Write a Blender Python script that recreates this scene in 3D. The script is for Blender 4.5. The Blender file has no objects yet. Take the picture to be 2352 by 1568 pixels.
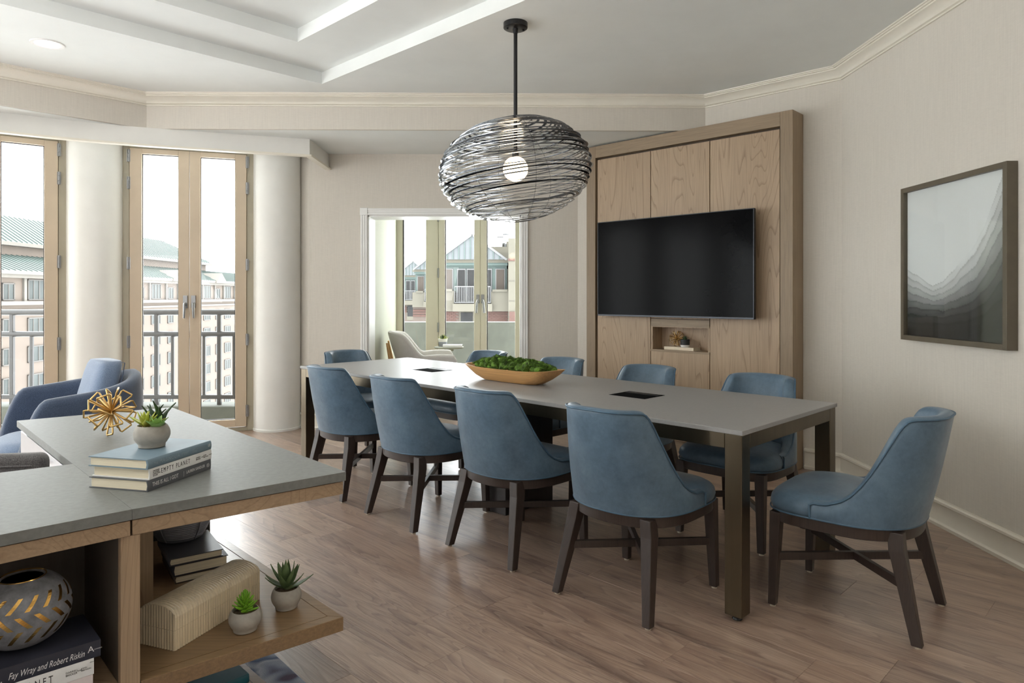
import bpy, bmesh, math, random
from mathutils import Vector, Matrix, noise as mnoise
random.seed(7)
PI = math.pi
SC = bpy.context.scene
COL = SC.collection

# ------------------------------------------------------------------ camera, sky, exposure
H = 1.269
cam_data = bpy.data.cameras.new('camera')
cam = bpy.data.objects.new('camera', cam_data); COL.objects.link(cam)
cam.location = (0, 0, H); cam.rotation_euler = (PI/2, 0, 0)
cam_data.lens = 24.0; cam_data.sensor_width = 36.0
cam_data.shift_y = -104/2352
cam_data.clip_start = 0.05; cam_data.clip_end = 600
SC.camera = cam

SKY = 7.0
world = bpy.data.worlds.new('overcast_sky'); SC.world = world
world.use_nodes = True
wn = world.node_tree.nodes; wl = world.node_tree.links
bg = wn['Background']
tc = wn.new('ShaderNodeTexCoord')
nz = wn.new('ShaderNodeTexNoise'); nz.inputs['Scale'].default_value = 2.5; nz.inputs['Detail'].default_value = 4
rp = wn.new('ShaderNodeValToRGB')
rp.color_ramp.elements[0].position = 0.3; rp.color_ramp.elements[0].color = (0.84, 0.88, 0.93, 1)
rp.color_ramp.elements[1].position = 0.7; rp.color_ramp.elements[1].color = (1, 1, 1, 1)
wl.new(tc.outputs['Generated'], nz.inputs['Vector']); wl.new(nz.outputs['Fac'], rp.inputs['Fac'])
wl.new(rp.outputs['Color'], bg.inputs['Color']); bg.inputs['Strength'].default_value = SKY

SC.view_settings.view_transform = 'Standard'
SC.view_settings.look = 'None'
SC.view_settings.gamma = 1.0
SC.view_settings.use_curve_mapping = False
SC.view_settings.exposure = 1.06
DOWNLIGHT_W = 14.0
def area_lamp(name, loc, target, sx, sy, watts, color=(1, 1, 1)):
    ld = bpy.data.lights.new(name, 'AREA'); ld.shape = 'RECTANGLE'; ld.size = sx; ld.size_y = sy; ld.energy = watts; ld.color = color
    o = bpy.data.objects.new(name, ld); COL.objects.link(o); o.location = loc
    o.rotation_euler = (Vector(target)-Vector(loc)).to_track_quat('-Z', 'Y').to_euler(); return o
# unseen fill lamps added beside and behind the camera to brighten the room
area_lamp('fill_side', (-6.5, 0.3, 1.3), (-0.6, 3.2, 1.6), 2.0, 2.2, 12, (0.97, 0.99, 1.0))
area_lamp('fill_rear', (0.0, -2.9, 1.6), (0.5, 3.5, 2.0), 4.5, 1.8, 3, (1.0, 0.99, 0.97))
# added uplight that brightens the ceiling, standing in for bounced light
area_lamp('uplight_fill', (-2.9, 0.2, 1.6), (-2.9, 0.7, 2.9), 3.0, 2.4, 58, (1.0, 1.0, 0.99))
BULB_E = 7.0

# ------------------------------------------------------------------ helpers: geometry
F = 1568.0
def S2L(c):
    r = []
    for v in c[:3]:
        v /= 255.0
        r.append(v/12.92 if v <= 0.04045 else ((v+0.055)/1.055)**2.4)
    return (r[0], r[1], r[2], 1.0)

class MB:
    """collects faces, then links them as ONE mesh object"""
    def __init__(self): self.v = []; self.f = []
    def add(self, vs, fs):
        n = len(self.v); self.v += [tuple(p) for p in vs]; self.f += [tuple(i+n for i in f) for f in fs]; return self
    def box(self, x0, x1, y0, y1, z0, z1, M=None):
        vs = [Vector(p) for p in ((x0,y0,z0),(x1,y0,z0),(x1,y1,z0),(x0,y1,z0),(x0,y0,z1),(x1,y0,z1),(x1,y1,z1),(x0,y1,z1))]
        if M is not None: vs = [M @ p for p in vs]
        return self.add(vs, [(0,3,2,1),(4,5,6,7),(0,1,5,4),(1,2,6,5),(2,3,7,6),(3,0,4,7)])
    def obox(self, p, d, x0, x1, y0, y1, z0, z1):
        """box in a frame at p (2-d), x along d, y along the normal to the left of d"""
        d = Vector((d[0], d[1])).normalized(); n = Vector((-d.y, d.x))
        M = Matrix(((d.x, n.x, 0, p[0]), (d.y, n.y, 0, p[1]), (0, 0, 1, 0), (0, 0, 0, 1)))
        return self.box(x0, x1, y0, y1, z0, z1, M)
    def prism(self, poly, z0, z1):
        a = sum(poly[i][0]*poly[(i+1) % len(poly)][1]-poly[(i+1) % len(poly)][0]*poly[i][1] for i in range(len(poly)))
        if a < 0: poly = poly[::-1]
        n = len(poly)
        vs = [(p[0], p[1], z0) for p in poly]+[(p[0], p[1], z1) for p in poly]
        fs = [tuple(range(n-1, -1, -1)), tuple(range(n, 2*n))]+[(i, (i+1) % n, n+(i+1) % n, n+i) for i in range(n)]
        return self.add(vs, fs)
    def loft(self, rings, closed=True, caps=True, loop=False):
        n = len(rings[0]); vs = [p for r in rings for p in r]; fs = []
        m = len(rings)
        for i in range(m if loop else m-1):
            a = i*n; b = ((i+1) % m)*n
            for j in range(n if closed else n-1):
                k = (j+1) % n
                fs.append((a+j, a+k, b+k, b+j))
        if caps and closed and not loop:
            fs.append(tuple(range(n-1, -1, -1))); fs.append(tuple((m-1)*n+j for j in range(n)))
        return self.add(vs, fs)
    def tube(self, pts, r, seg=8, closed=False):
        pts = [Vector(p) for p in pts]; m = len(pts); rings = []
        rr = r if isinstance(r, (list, tuple)) else [r]*m
        up = None
        for i, p in enumerate(pts):
            if closed: t = (pts[(i+1) % m]-pts[i-1])
            else: t = pts[min(i+1, m-1)]-pts[max(i-1, 0)]
            t = t.normalized() if t.length > 1e-9 else Vector((0, 0, 1))
            if up is None:
                up = Vector((0, 0, 1)) if abs(t.z) < 0.9 else Vector((1, 0, 0))
            a = t.cross(up)
            if a.length < 1e-6: a = t.cross(Vector((0.3, 0.8, 0.5)))
            a.normalize(); b = a.cross(t).normalized(); up = b
            rings.append([p+a*(math.cos(2*PI*j/seg)*rr[i])+b*(math.sin(2*PI*j/seg)*rr[i]) for j in range(seg)])
        return self.loft(rings, True, not closed, closed)
    def lathe(self, prof, seg=32, c=(0, 0, 0), closed=False):
        rings = [[(c[0]+r*math.cos(2*PI*j/seg), c[1]+r*math.sin(2*PI*j/seg), c[2]+z) for j in range(seg)] for r, z in prof]
        return self.loft(rings, True, not closed, closed)
    def bar(self, p, q, wa, wb, up=(0, 0, 1)):
        """square bar from p to q; wa, wb = (width, depth) at either end"""
        p = Vector(p); q = Vector(q); t = (q-p).normalized(); up = Vector(up)
        a = t.cross(up)
        if a.length < 1e-4: a = t.cross(Vector((1, 0, 0)))
        a.normalize(); b = a.cross(t).normalized()
        def ring(c, w): return [c+a*w[0]/2+b*w[1]/2, c-a*w[0]/2+b*w[1]/2, c-a*w[0]/2-b*w[1]/2, c+a*w[0]/2-b*w[1]/2]
        return self.loft([ring(p, wa), ring(q, wb)])
    def xf(self, M):
        self.v = [tuple(M @ Vector(p)) for p in self.v]; return self
    def mesh(self, name, smooth=None):
        me = bpy.data.meshes.new(name); me.from_pydata(self.v, [], self.f); me.validate(); me.update()
        bm = bmesh.new(); bm.from_mesh(me); bmesh.ops.recalc_face_normals(bm, faces=bm.faces); bm.to_mesh(me); bm.free()
        if smooth is not None:
            me.shade_smooth(); me.set_sharp_from_angle(angle=math.radians(smooth))
        return me
    def build(self, name, mat, parent=None, smooth=None, bevel=0.0, world=False, seg=2):
        """world=True: the vertices are in world space and the parent is an unrotated Empty"""
        if world and parent is not None:
            r = parent
            while r.parent: r = r.parent
            l = r.location
            self.v = [(p[0]-l.x, p[1]-l.y, p[2]-l.z) for p in self.v]
        me = self.mesh(name, smooth)
        me.materials.append(mat)
        return link(name, me, parent, bevel, seg)

def link(name, me, parent=None, bevel=0.0, seg=2):
    o = bpy.data.objects.new(name, me); COL.objects.link(o)
    if parent is not None: o.parent = parent
    if bevel > 0:
        m = o.modifiers.new('edge', 'BEVEL'); m.width = bevel; m.segments = seg; m.limit_method = 'ANGLE'; m.angle_limit = math.radians(40)
    return o

def tag(o, label=None, cat=None, group=None, kind=None):
    if label: o['label'] = label
    if cat: o['category'] = cat
    if group: o['group'] = group
    if kind: o['kind'] = kind
    return o
def thing(name, label, cat, loc=(0, 0, 0), rot=0.0, group=None):
    o = bpy.data.objects.new(name, None); COL.objects.link(o)
    o.empty_display_size = 0.1
    o.location = loc; o.rotation_euler = (0, 0, rot)
    return tag(o, label, cat, group)
def struct(name, loc=(0, 0, 0)):
    o = bpy.data.objects.new(name, None); COL.objects.link(o); o.location = loc
    o.empty_display_size = 0.1
    o['kind'] = 'structure'; return o
def copy_tree(o, parent=None):
    c = o.copy(); COL.objects.link(c)
    if parent is not None: c.parent = parent
    for ch in list(o.children): copy_tree(ch, c)
    return c
def sweep(prof, line, side=1.0):
    """sweep a profile [(offset, z)] along a 2-d polyline with mitred corners; side=+1 offsets to the left of travel"""
    n = len(line); rings = []
    L = [Vector(p) for p in line]
    for i in range(n):
        d0 = (L[i]-L[i-1]).normalized() if i > 0 else None
        d1 = (L[i+1]-L[i]).normalized() if i < n-1 else None
        if d0 is None: d0 = d1
        if d1 is None: d1 = d0
        n0 = Vector((-d0.y, d0.x)); n1 = Vector((-d1.y, d1.x))
        m = (n0+n1); m = m/(m.dot(n0)) if m.length > 1e-6 else n0
        rings.append([(L[i].x+m.x*o*side, L[i].y+m.y*o*side, z) for o, z in prof])
    return MB().loft(rings, True, True)

# ------------------------------------------------------------------ helpers: materials
MATS = {}
def nodes(name):
    m = bpy.data.materials.new(name); m.use_nodes = True
    return m, m.node_tree.nodes, m.node_tree.links, m.node_tree.nodes['Principled BSDF']
def mapped(n, l, scale=(1, 1, 1), coord='Object', rot=(0, 0, 0), rnd=False):
    t = n.new('ShaderNodeTexCoord'); mp = n.new('ShaderNodeMapping')
    mp.inputs['Scale'].default_value = scale; mp.inputs['Rotation'].default_value = rot
    l.new(t.outputs[coord], mp.inputs['Vector'])
    if rnd:
        oi = n.new('ShaderNodeObjectInfo'); mu = n.new('ShaderNodeVectorMath'); mu.operation = 'SCALE'
        cb = n.new('ShaderNodeCombineXYZ'); 
        l.new(oi.outputs['Random'], cb.inputs[0]); l.new(oi.outputs['Random'], cb.inputs[1]); l.new(oi.outputs['Random'], cb.inputs[2])
        l.new(cb.outputs[0], mu.inputs[0]); mu.inputs['Scale'].default_value = 37.0
        l.new(mu.outputs[0], mp.inputs['Location'])
    return mp.outputs['Vector']
def ramp(n, l, fac, stops):
    r = n.new('ShaderNodeValToRGB'); e = r.color_ramp.elements
    while len(e) < len(stops): e.new(0.5)
    for i, (p, c) in enumerate(stops): e[i].position = p; e[i].color = S2L(c)
    l.new(fac, r.inputs['Fac']); return r.outputs['Color']
def noise(n, l, vec, scale, detail=4, rough=0.6, dist=0.0):
    t = n.new('ShaderNodeTexNoise'); t.inputs['Scale'].default_value = scale; t.inputs['Detail'].default_value = detail
    t.inputs['Roughness'].default_value = rough; t.inputs['Distortion'].default_value = dist
    l.new(vec, t.inputs['Vector']); return t.outputs['Fac']
def mixc(n, l, fac, a, b, mode='MIX'):
    m = n.new('ShaderNodeMix'); m.data_type = 'RGBA'; m.blend_type = mode
    if isinstance(fac, float): m.inputs[0].default_value = fac
    else: l.new(fac, m.inputs[0])
    for s, x in ((6, a), (7, b)):
        if isinstance(x, tuple): m.inputs[s].default_value = x
        else: l.new(x, m.inputs[s])
    return m.outputs[2]
def bump(n, l, bsdf, h, strength=0.2, dist=0.002):
    b = n.new('ShaderNodeBump'); b.inputs['Strength'].default_value = strength; b.inputs['Distance'].default_value = dist
    l.new(h, b.inputs['Height']); l.new(b.outputs['Normal'], bsdf.inputs['Normal'])
def mat(name, c, rough=0.5, metal=0.0, var=0.0, scale=8.0, bmp=0.0, bscale=60.0, stretch=(1, 1, 1), spec=0.5, coat=0.0, sheen=0.0, sss=0.0):
    m, n, l, b = nodes(name)
    b.inputs['Roughness'].default_value = rough; b.inputs['Metallic'].default_value = metal
    b.inputs['Specular IOR Level'].default_value = spec
    b.inputs['Coat Weight'].default_value = coat
    if sheen: b.inputs['Sheen Weight'].default_value = sheen; b.inputs['Sheen Roughness'].default_value = 0.4
    b.inputs['Base Color'].default_value = S2L(c)
    if var > 0:
        v = mapped(n, l, stretch)
        f = noise(n, l, v, scale, 5, 0.6)
        lo = tuple(max(0, x*(1-var)) for x in c); hi = tuple(min(255, x*(1+var)) for x in c)
        l.new(ramp(n, l, f, [(0.3, lo), (0.7, hi)]), b.inputs['Base Color'])
    if bmp > 0:
        v = mapped(n, l, stretch)
        bump(n, l, b, noise(n, l, v, bscale, 3, 0.6), bmp)
    MATS[name] = m
    return m
def wood(name, light, dark, axis=2, rough=0.45, scale=1.0, ring=0.5, rnd=True, coat=0.0):
    """oak-like veneer: stretched fibre noise and long cathedral rings along one local axis"""
    m, n, l, b = nodes(name)
    s = [9.0*scale]*3; s[axis] = 0.55*scale
    v = mapped(n, l, tuple(s), rnd=rnd)
    w = n.new('ShaderNodeTexNoise'); w.inputs['Scale'].default_value = 0.42; w.inputs['Detail'].default_value = 2.0
    w.inputs['Roughness'].default_value = 0.45; w.inputs['Distortion'].default_value = 0.25; l.new(v, w.inputs['Vector'])
    mu = n.new('ShaderNodeMath'); mu.operation = 'MULTIPLY'; mu.inputs[1].default_value = 46.0; l.new(w.outputs['Fac'], mu.inputs[0])
    fr = n.new('ShaderNodeMath'); fr.operation = 'FRACT'; l.new(mu.outputs[0], fr.inputs[0])
    mid = tuple((a+c)/2 for a, c in zip(light, dark))
    rings = ramp(n, l, fr.outputs[0], [(0.0, dark), (0.04, dark), (0.11, mid), (0.2, light), (1.0, light)])
    s2 = [150.0*scale]*3; s2[axis] = 4.0*scale
    fib = noise(n, l, mapped(n, l, tuple(s2), rnd=rnd), 1.0, 4, 0.65)
    fc = ramp(n, l, fib, [(0.3, tuple(x*0.86 for x in light)), (0.65, tuple(min(255, x*1.05) for x in light))])
    base = mixc(n, l, ring, fc, rings)
    big = noise(n, l, mapped(n, l, tuple(x*0.25 for x in s), rnd=rnd), 1.0, 2)
    sh = ramp(n, l, big, [(0.3, (240, 238, 236)), (0.7, (255, 255, 255))])
    l.new(mixc(n, l, 1.0, base, sh, 'MULTIPLY'), b.inputs['Base Color'])
    b.inputs['Roughness'].default_value = rough; b.inputs['Coat Weight'].default_value = coat
    bump(n, l, b, fib, 0.12, 0.001)
    MATS[name] = m
    return m
def plank_mat():
    m, n, l, b = nodes('oak_floor')
    oi = n.new('ShaderNodeObjectInfo')
    v = mapped(n, l, (0.9, 8.0, 8.0), rnd=True)
    w = noise(n, l, v, 0.7, 3, 0.5, 0.4)
    mu = n.new('ShaderNodeMath'); mu.operation = 'MULTIPLY'; mu.inputs[1].default_value = 22.0; l.new(w, mu.inputs[0])
    fr = n.new('ShaderNodeMath'); fr.operation = 'FRACT'; l.new(mu.outputs[0], fr.inputs[0])
    rings = ramp(n, l, fr.outputs[0], [(0.0, (118, 98, 90)), (0.18, (166, 144, 129)), (0.5, (188, 168, 152)), (0.9, (206, 190, 175)), (1.0, (138, 117, 107))])
    blot = noise(n, l, mapped(n, l, (1.0, 11.0, 11.0), rnd=True), 1.0, 4, 0.6)
    tone = ramp(n, l, blot, [(0.3, (106, 88, 84)), (0.46, (168, 146, 132)), (0.56, (190, 169, 152)), (0.72, (216, 198, 180))])
    fib = noise(n, l, mapped(n, l, (7.0, 190.0, 190.0), rnd=True), 1.0, 4, 0.7)
    fc = ramp(n, l, fib, [(0.3, (205, 200, 196)), (0.6, (255, 255, 255))])
    c = mixc(n, l, 0.42, tone, rings)
    c = mixc(n, l, 0.8, c, fc, 'MULTIPLY')
    # lime left in the pores
    pore = noise(n, l, mapped(n, l, (26.0, 120.0, 120.0), rnd=True), 1.0, 5, 0.75, 0.6)
    pf = n.new('ShaderNodeMapRange'); pf.inputs[1].default_value = 0.56; pf.inputs[2].default_value = 0.7; pf.inputs[4].default_value = 0.42; l.new(pore, pf.inputs[0])
    c = mixc(n, l, pf.outputs[0], c, S2L((206, 192, 180)))
    tint = ramp(n, l, oi.outputs['Random'], [(0.0, (206, 198, 196)), (0.45, (246, 238, 232)), (0.75, (226, 214, 208)), (1.0, (255, 250, 246))])
    l.new(mixc(n, l, 1.0, c, tint, 'MULTIPLY'), b.inputs['Base Color'])
    b.inputs['Roughness'].default_value = 0.36
    rr = n.new('ShaderNodeMapRange'); rr.inputs[3].default_value = 0.28; rr.inputs[4].default_value = 0.42; b.inputs['Specular IOR Level'].default_value = 0.7; b.inputs['Coat Weight'].default_value = 0.6; b.inputs['Coat Roughness'].default_value = 0.33; l.new(fib, rr.inputs[0]); l.new(rr.outputs[0], b.inputs['Roughness'])
    bump(n, l, b, fib, 0.12, 0.001)
    return m
def leather():
    m, n, l, b = nodes('blue_leather')
    v = mapped(n, l, (1, 1, 1), rnd=True)
    f1 = noise(n, l, v, 9.0, 6, 0.62)
    c = ramp(n, l, f1, [(0.28, (66, 88, 107)), (0.5, (84, 107, 127)), (0.74, (105, 128, 146))])
    f2 = noise(n, l, v, 55.0, 4, 0.6)
    c = mixc(n, l, 0.35, c, ramp(n, l, f2, [(0.3, (70, 92, 111)), (0.7, (98, 121, 139))]))
    l.new(c, b.inputs['Base Color'])
    b.inputs['Roughness'].default_value = 0.42; b.inputs['Specular IOR Level'].default_value = 0.45
    b.inputs['Sheen Weight'].default_value = 0.15
    vo = n.new('ShaderNodeTexVoronoi'); vo.inputs['Scale'].default_value = 420.0; l.new(v, vo.inputs['Vector'])
    bump(n, l, b, vo.outputs['Distance'], 0.05, 0.001)
    return m
def fabric(name, c1, c2, scale=260.0, rough=0.95):
    m, n, l, b = nodes(name)
    v = mapped(n, l)
    f = noise(n, l, v, scale, 3, 0.7)
    g = noise(n, l, v, 5.0, 3, 0.5)
    c = ramp(n, l, f, [(0.34, c1), (0.66, c2)])
    l.new(mixc(n, l, 0.25, c, ramp(n, l, g, [(0.3, c1), (0.7, c2)])), b.inputs['Base Color'])
    b.inputs['Roughness'].default_value = rough; b.inputs['Sheen Weight'].default_value = 0.4
    bump(n, l, b, f, 0.35, 0.002)
    return m
def glass_mat(name, tint=(1, 1, 1, 1), refl=0.06):
    m, n, l, b = nodes(name); n.remove(b)
    out = n['Material Output']; t = n.new('ShaderNodeBsdfTransparent'); t.inputs['Color'].default_value = tint
    g = n.new('ShaderNodeBsdfGlossy'); g.inputs['Roughness'].default_value = 0.02
    fr = n.new('ShaderNodeFresnel'); fr.inputs['IOR'].default_value = 1.45
    ge = n.new('ShaderNodeNewGeometry'); fs = n.new('ShaderNodeMath'); fs.operation = 'MULTIPLY_ADD'; fs.inputs[1].default_value = -1.0; fs.inputs[2].default_value = 1.0
    l.new(ge.outputs['Backfacing'], fs.inputs[0]); fm = n.new('ShaderNodeMath'); fm.operation = 'MULTIPLY'; l.new(fs.outputs[0], fm.inputs[0]); l.new(fr.outputs[0], fm.inputs[1])
    mx = n.new('ShaderNodeMixShader'); l.new(fm.outputs[0], mx.inputs[0]); l.new(t.outputs[0], mx.inputs[1]); l.new(g.outputs[0], mx.inputs[2])
    l.new(mx.outputs[0], out.inputs['Surface']); return m
def glow(name, c, e):
    m, n, l, b = nodes(name)
    b.inputs['Base Color'].default_value = S2L(c); b.inputs['Emission Color'].default_value = S2L(c); b.inputs['Emission Strength'].default_value = e
    return m
def wallpaper(name, c, amt=0.05):
    m, n, l, b = nodes(name)
    f = noise(n, l, mapped(n, l, (160.0, 160.0, 5.0)), 1.0, 3, 0.6)
    g = noise(n, l, mapped(n, l, (30.0, 30.0, 160.0)), 1.0, 2, 0.6)
    lo = tuple(x*(1-amt) for x in c); hi = tuple(min(255, x*(1+amt*0.6)) for x in c)
    cc = mixc(n, l, 0.4, ramp(n, l, f, [(0.3, lo), (0.7, hi)]), ramp(n, l, g, [(0.3, lo), (0.7, hi)]))
    l.new(cc, b.inputs['Base Color']); b.inputs['Roughness'].default_value = 0.75; b.inputs['Specular IOR Level'].default_value = 0.25
    bump(n, l, b, f, 0.03, 0.001)
    return m

M_FLOOR = plank_mat()
M_WALL = wallpaper('vinyl_wallcovering', (217, 211, 201), 0.03)
M_CEIL = mat('ceiling_paint', (235, 238, 236), 0.9, var=0.01, scale=3)
M_TRIM = mat('ivory_trim_paint', (234, 229, 216), 0.42, var=0.012, scale=5)
M_WHITE = mat('white_casing_paint', (240, 240, 238), 0.4, var=0.012, scale=5)
M_COLUMN = mat('column_plaster', (230, 229, 224), 0.5, var=0.015, scale=3)
M_LEAF = mat('tan_door_paint', (200, 182, 158), 0.42, var=0.02, scale=4)
M_SASH = mat('cream_sash_paint', (212, 207, 192), 0.45, var=0.012, scale=5)
M_ALCWALL = mat('alcove_shade_tone', (176, 178, 158), 0.7, var=0.015, scale=4)  # dimmer, greenish light of the alcove put into the wall colour
M_JAMB = mat('olive_jamb_paint', (170, 162, 142), 0.45, var=0.02, scale=4)
M_GLASS = glass_mat('window_glass', (0.97, 0.985, 0.98, 1))
M_STEEL = mat('satin_steel', (150, 151, 152), 0.36, 1.0, var=0.03, scale=30)
M_GASKET = mat('dark_gasket', (52, 50, 48), 0.6, var=0.05)
M_PANEL = wood('light_oak_veneer', (182, 158, 131), (128, 103, 80), 2, 0.5, ring=0.5)
M_FRAME = wood('brushed_oak_frame', (154, 134, 110), (130, 110, 88), 2, 0.5, ring=0.25)
M_FRAMEX = wood('brushed_oak_rail', (154, 134, 110), (130, 110, 88), 0, 0.5, ring=0.25)
M_DESKOAK = wood('desk_oak', (176, 150, 121), (140, 113, 88), 0, 0.45, ring=0.45)
M_DESKOAKZ = wood('desk_oak_upright', (176, 150, 121), (140, 113, 88), 2, 0.45, ring=0.45)
M_SHELF = wood('shelf_oak', (146, 118, 86), (128, 102, 74), 0, 0.3, ring=0.12)
M_CUBBY = mat('dark_cubby_laminate', (88, 80, 72), 0.6, var=0.06, scale=10, stretch=(8, 8, 1))
M_REVEAL = mat('bronze_reveal', (74, 62, 52), 0.4, 0.5, var=0.05)
M_STONE = mat('grey_quartz', (152, 151, 150), 0.38, var=0.022, scale=90, spec=0.35)
M_DESKTOP = mat('grey_composite_top', (124, 125, 122), 0.5, var=0.05, scale=60, bmp=0.03, bscale=200, spec=0.3)
M_BRONZE = mat('brushed_bronze', (104, 94, 78), 0.3, 1.0, var=0.05, scale=14, stretch=(1, 1, 0.1))
M_DARKWOOD = wood('espresso_wood', (62, 51, 46), (42, 34, 31), 2, 0.4, ring=0.35)
M_DARKPANEL = mat('black_pedestal_laminate', (52, 48, 48), 0.35, var=0.1, scale=8, stretch=(6, 6, 0.6))
M_LEATHER = leather()
M_PIPING = mat('blue_leather_piping', (70, 98, 120), 0.45, var=0.06, scale=30)
M_GLIDE = mat('nylon_glide', (196, 186, 168), 0.5, var=0.02)
M_BLACK = mat('black_powder_coat', (22, 22, 24), 0.35, var=0.05, scale=20)
M_RIBBON = mat('polished_black_steel', (104, 108, 116), 0.16, 1.0, var=0.06, scale=9)
M_MODULE = mat('power_module_black', (14, 14, 15), 0.9, spec=0.02, var=0.03)
M_SCREEN = mat('tv_screen', (4, 4, 6), 0.15, spec=0.05, var=0.02)
M_TVB = mat('tv_bezel', (58, 60, 64), 0.3, 0.7, var=0.04)
M_TVBACK = mat('tv_casing', (24, 24, 26), 0.5, var=0.04)
M_PICFRAME = mat('taupe_picture_frame', (96, 88, 74), 0.42, var=0.04, scale=12)
M_GOLD = mat('satin_gold', (206, 172, 112), 0.3, 1.0, var=0.05, scale=20)
M_GOLDLEAF = mat('polished_gold_glaze', (214, 170, 96), 0.2, 1.0, var=0.08, scale=30)
M_CONCRETE = mat('pot_concrete', (166, 161, 152), 0.8, var=0.07, scale=28, bmp=0.15, bscale=120)
M_SOIL = mat('potting_grit', (94, 78, 60), 0.9, var=0.3, scale=120, bmp=0.6, bscale=200)
M_PAGES = mat('book_pages', (226, 216, 192), 0.85, var=0.08, scale=2.5, stretch=(0.5, 0.5, 300))
M_NAVY = fabric('navy_tweed', (46, 58, 80), (86, 101, 124), 300)
M_NAVYL = fabric('sky_tweed', (90, 108, 134), (136, 151, 174), 300)
M_CHARCOAL = fabric('charcoal_tweed', (44, 42, 44), (124, 120, 120), 330)
M_LINEN = fabric('pale_linen', (186, 182, 178), (224, 221, 218), 300)
M_RAIL = mat('balcony_rail_paint', (38, 36, 35), 0.5, 0.2, var=0.05)
M_BALC = mat('pale_balcony_bounce', (214, 212, 206), 0.8, var=0.04, scale=4)  # unseen slab floors, made pale to bounce sky light indoors
M_CURB = mat('balcony_concrete', (150, 152, 138), 0.85, var=0.08, scale=4, bmp=0.2, bscale=40)
M_BOWLWOOD = wood('honey_bowl_wood', (214, 166, 108), (184, 132, 78), 0, 0.5, ring=0.35, rnd=False)
M_PARA = mat('parapet_render', (62, 64, 57), 0.9, var=0.08, scale=5, bmp=0.3, bscale=60)
M_MOSS = mat('reindeer_moss', (70, 96, 32), 0.95, var=0.55, scale=38)
M_BONE = mat('bone_inlay', (226, 210, 180), 0.34, var=0.05, scale=30, stretch=(4, 4, 0.5), coat=0.15)
M_LACQ = mat('pearl_lacquer', (216, 213, 216), 0.22, var=0.01)
# ------------------------------------------------------------------ the room
U = Vector((-0.7071, 0.7071)); V = Vector((0.7071, 0.7071))      # along / across the dining table
P0 = Vector((0.886, 2.625))
def T(u, v): return P0+U*u+V*v
RC = (2.352, 4.865); TVL = (0.597, 6.55)
ZC = 2.90; ZS = 2.625; YB = 6.52

# floor: planks laid along the table, each a part; a sub-floor of the same wood carries on out of view
floor = struct('floor')
room_poly = [(2.50, -3.1), (2.352, 4.865), (0.60, 6.56), (-1.95, 6.56), (-2.52, 6.50), (-3.45, 6.17), (-3.92, 5.92), (-4.74, 5.35), (-5.75, 4.2), (-6.66, 1.3), (-6.7, -3.1)]
MB().prism(room_poly, -0.12, -0.006).build('sub_floor', M_FLOOR, floor)
MB().prism([(-1.9, 6.4), (-1.9, 6.6), (-2.3, 7.0), (-2.6, 6.62), (-2.5, 6.4)], -0.12, -0.0005).build('sub_floor', M_FLOOR, floor)
MB().prism([(-1.6, 6.45), (0.3, 6.45), (0.3, 8.75), (-1.6, 8.75)], -0.12, -0.0005).build('alcove_floor', M_FLOOR, floor)
def clip(poly, conv):
    a = sum(conv[i][0]*conv[(i+1) % len(conv)][1]-conv[(i+1) % len(conv)][0]*conv[i][1] for i in range(len(conv)))
    if a < 0: conv = conv[::-1]
    for i in range(len(conv)):
        A = conv[i]; B = conv[(i+1) % len(conv)]; out = []
        def s(p): return (B[0]-A[0])*(p[1]-A[1])-(B[1]-A[1])*(p[0]-A[0])
        for k in range(len(poly)):
            p = poly[k]; q = poly[(k+1) % len(poly)]; sp, sq = s(p), s(q)
            if sp >= 0: out.append(p)
            if (sp >= 0) != (sq >= 0):
                t = sp/(sp-sq); out.append((p[0]+(q[0]-p[0])*t, p[1]+(q[1]-p[1])*t))
        poly = out
        if len(poly) < 3: return []
    return poly
PW = 0.2; PL = 1.22; g = 0.00035
def plank_mesh(poly):
    a = sum(poly[i][0]*poly[(i+1) % len(poly)][1]-poly[(i+1) % len(poly)][0]*poly[i][1] for i in range(len(poly)))
    if a < 0: poly = poly[::-1]
    c = (sum(p[0] for p in poly)/len(poly), sum(p[1] for p in poly)/len(poly))
    ins = []
    for p in poly:
        d = Vector((c[0]-p[0], c[1]-p[1])); ins.append((p[0]+(0.0004 if d.x > 0 else -0.0004), p[1]+(0.0004 if d.y > 0 else -0.0004)))
    n = len(poly)
    mb = MB().loft([[(p[0], p[1], -0.006) for p in poly], [(p[0], p[1], -0.0005) for p in poly], [(p[0], p[1], 0.0) for p in ins]])
    me = mb.mesh('plank'); me.materials.append(M_FLOOR); return me
full = plank_mesh([(g, g), (PL-g, g), (PL-g, PW-g), (g, PW-g)])
ang = math.atan2(U.y, U.x)
rng = random.Random(3)
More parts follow.
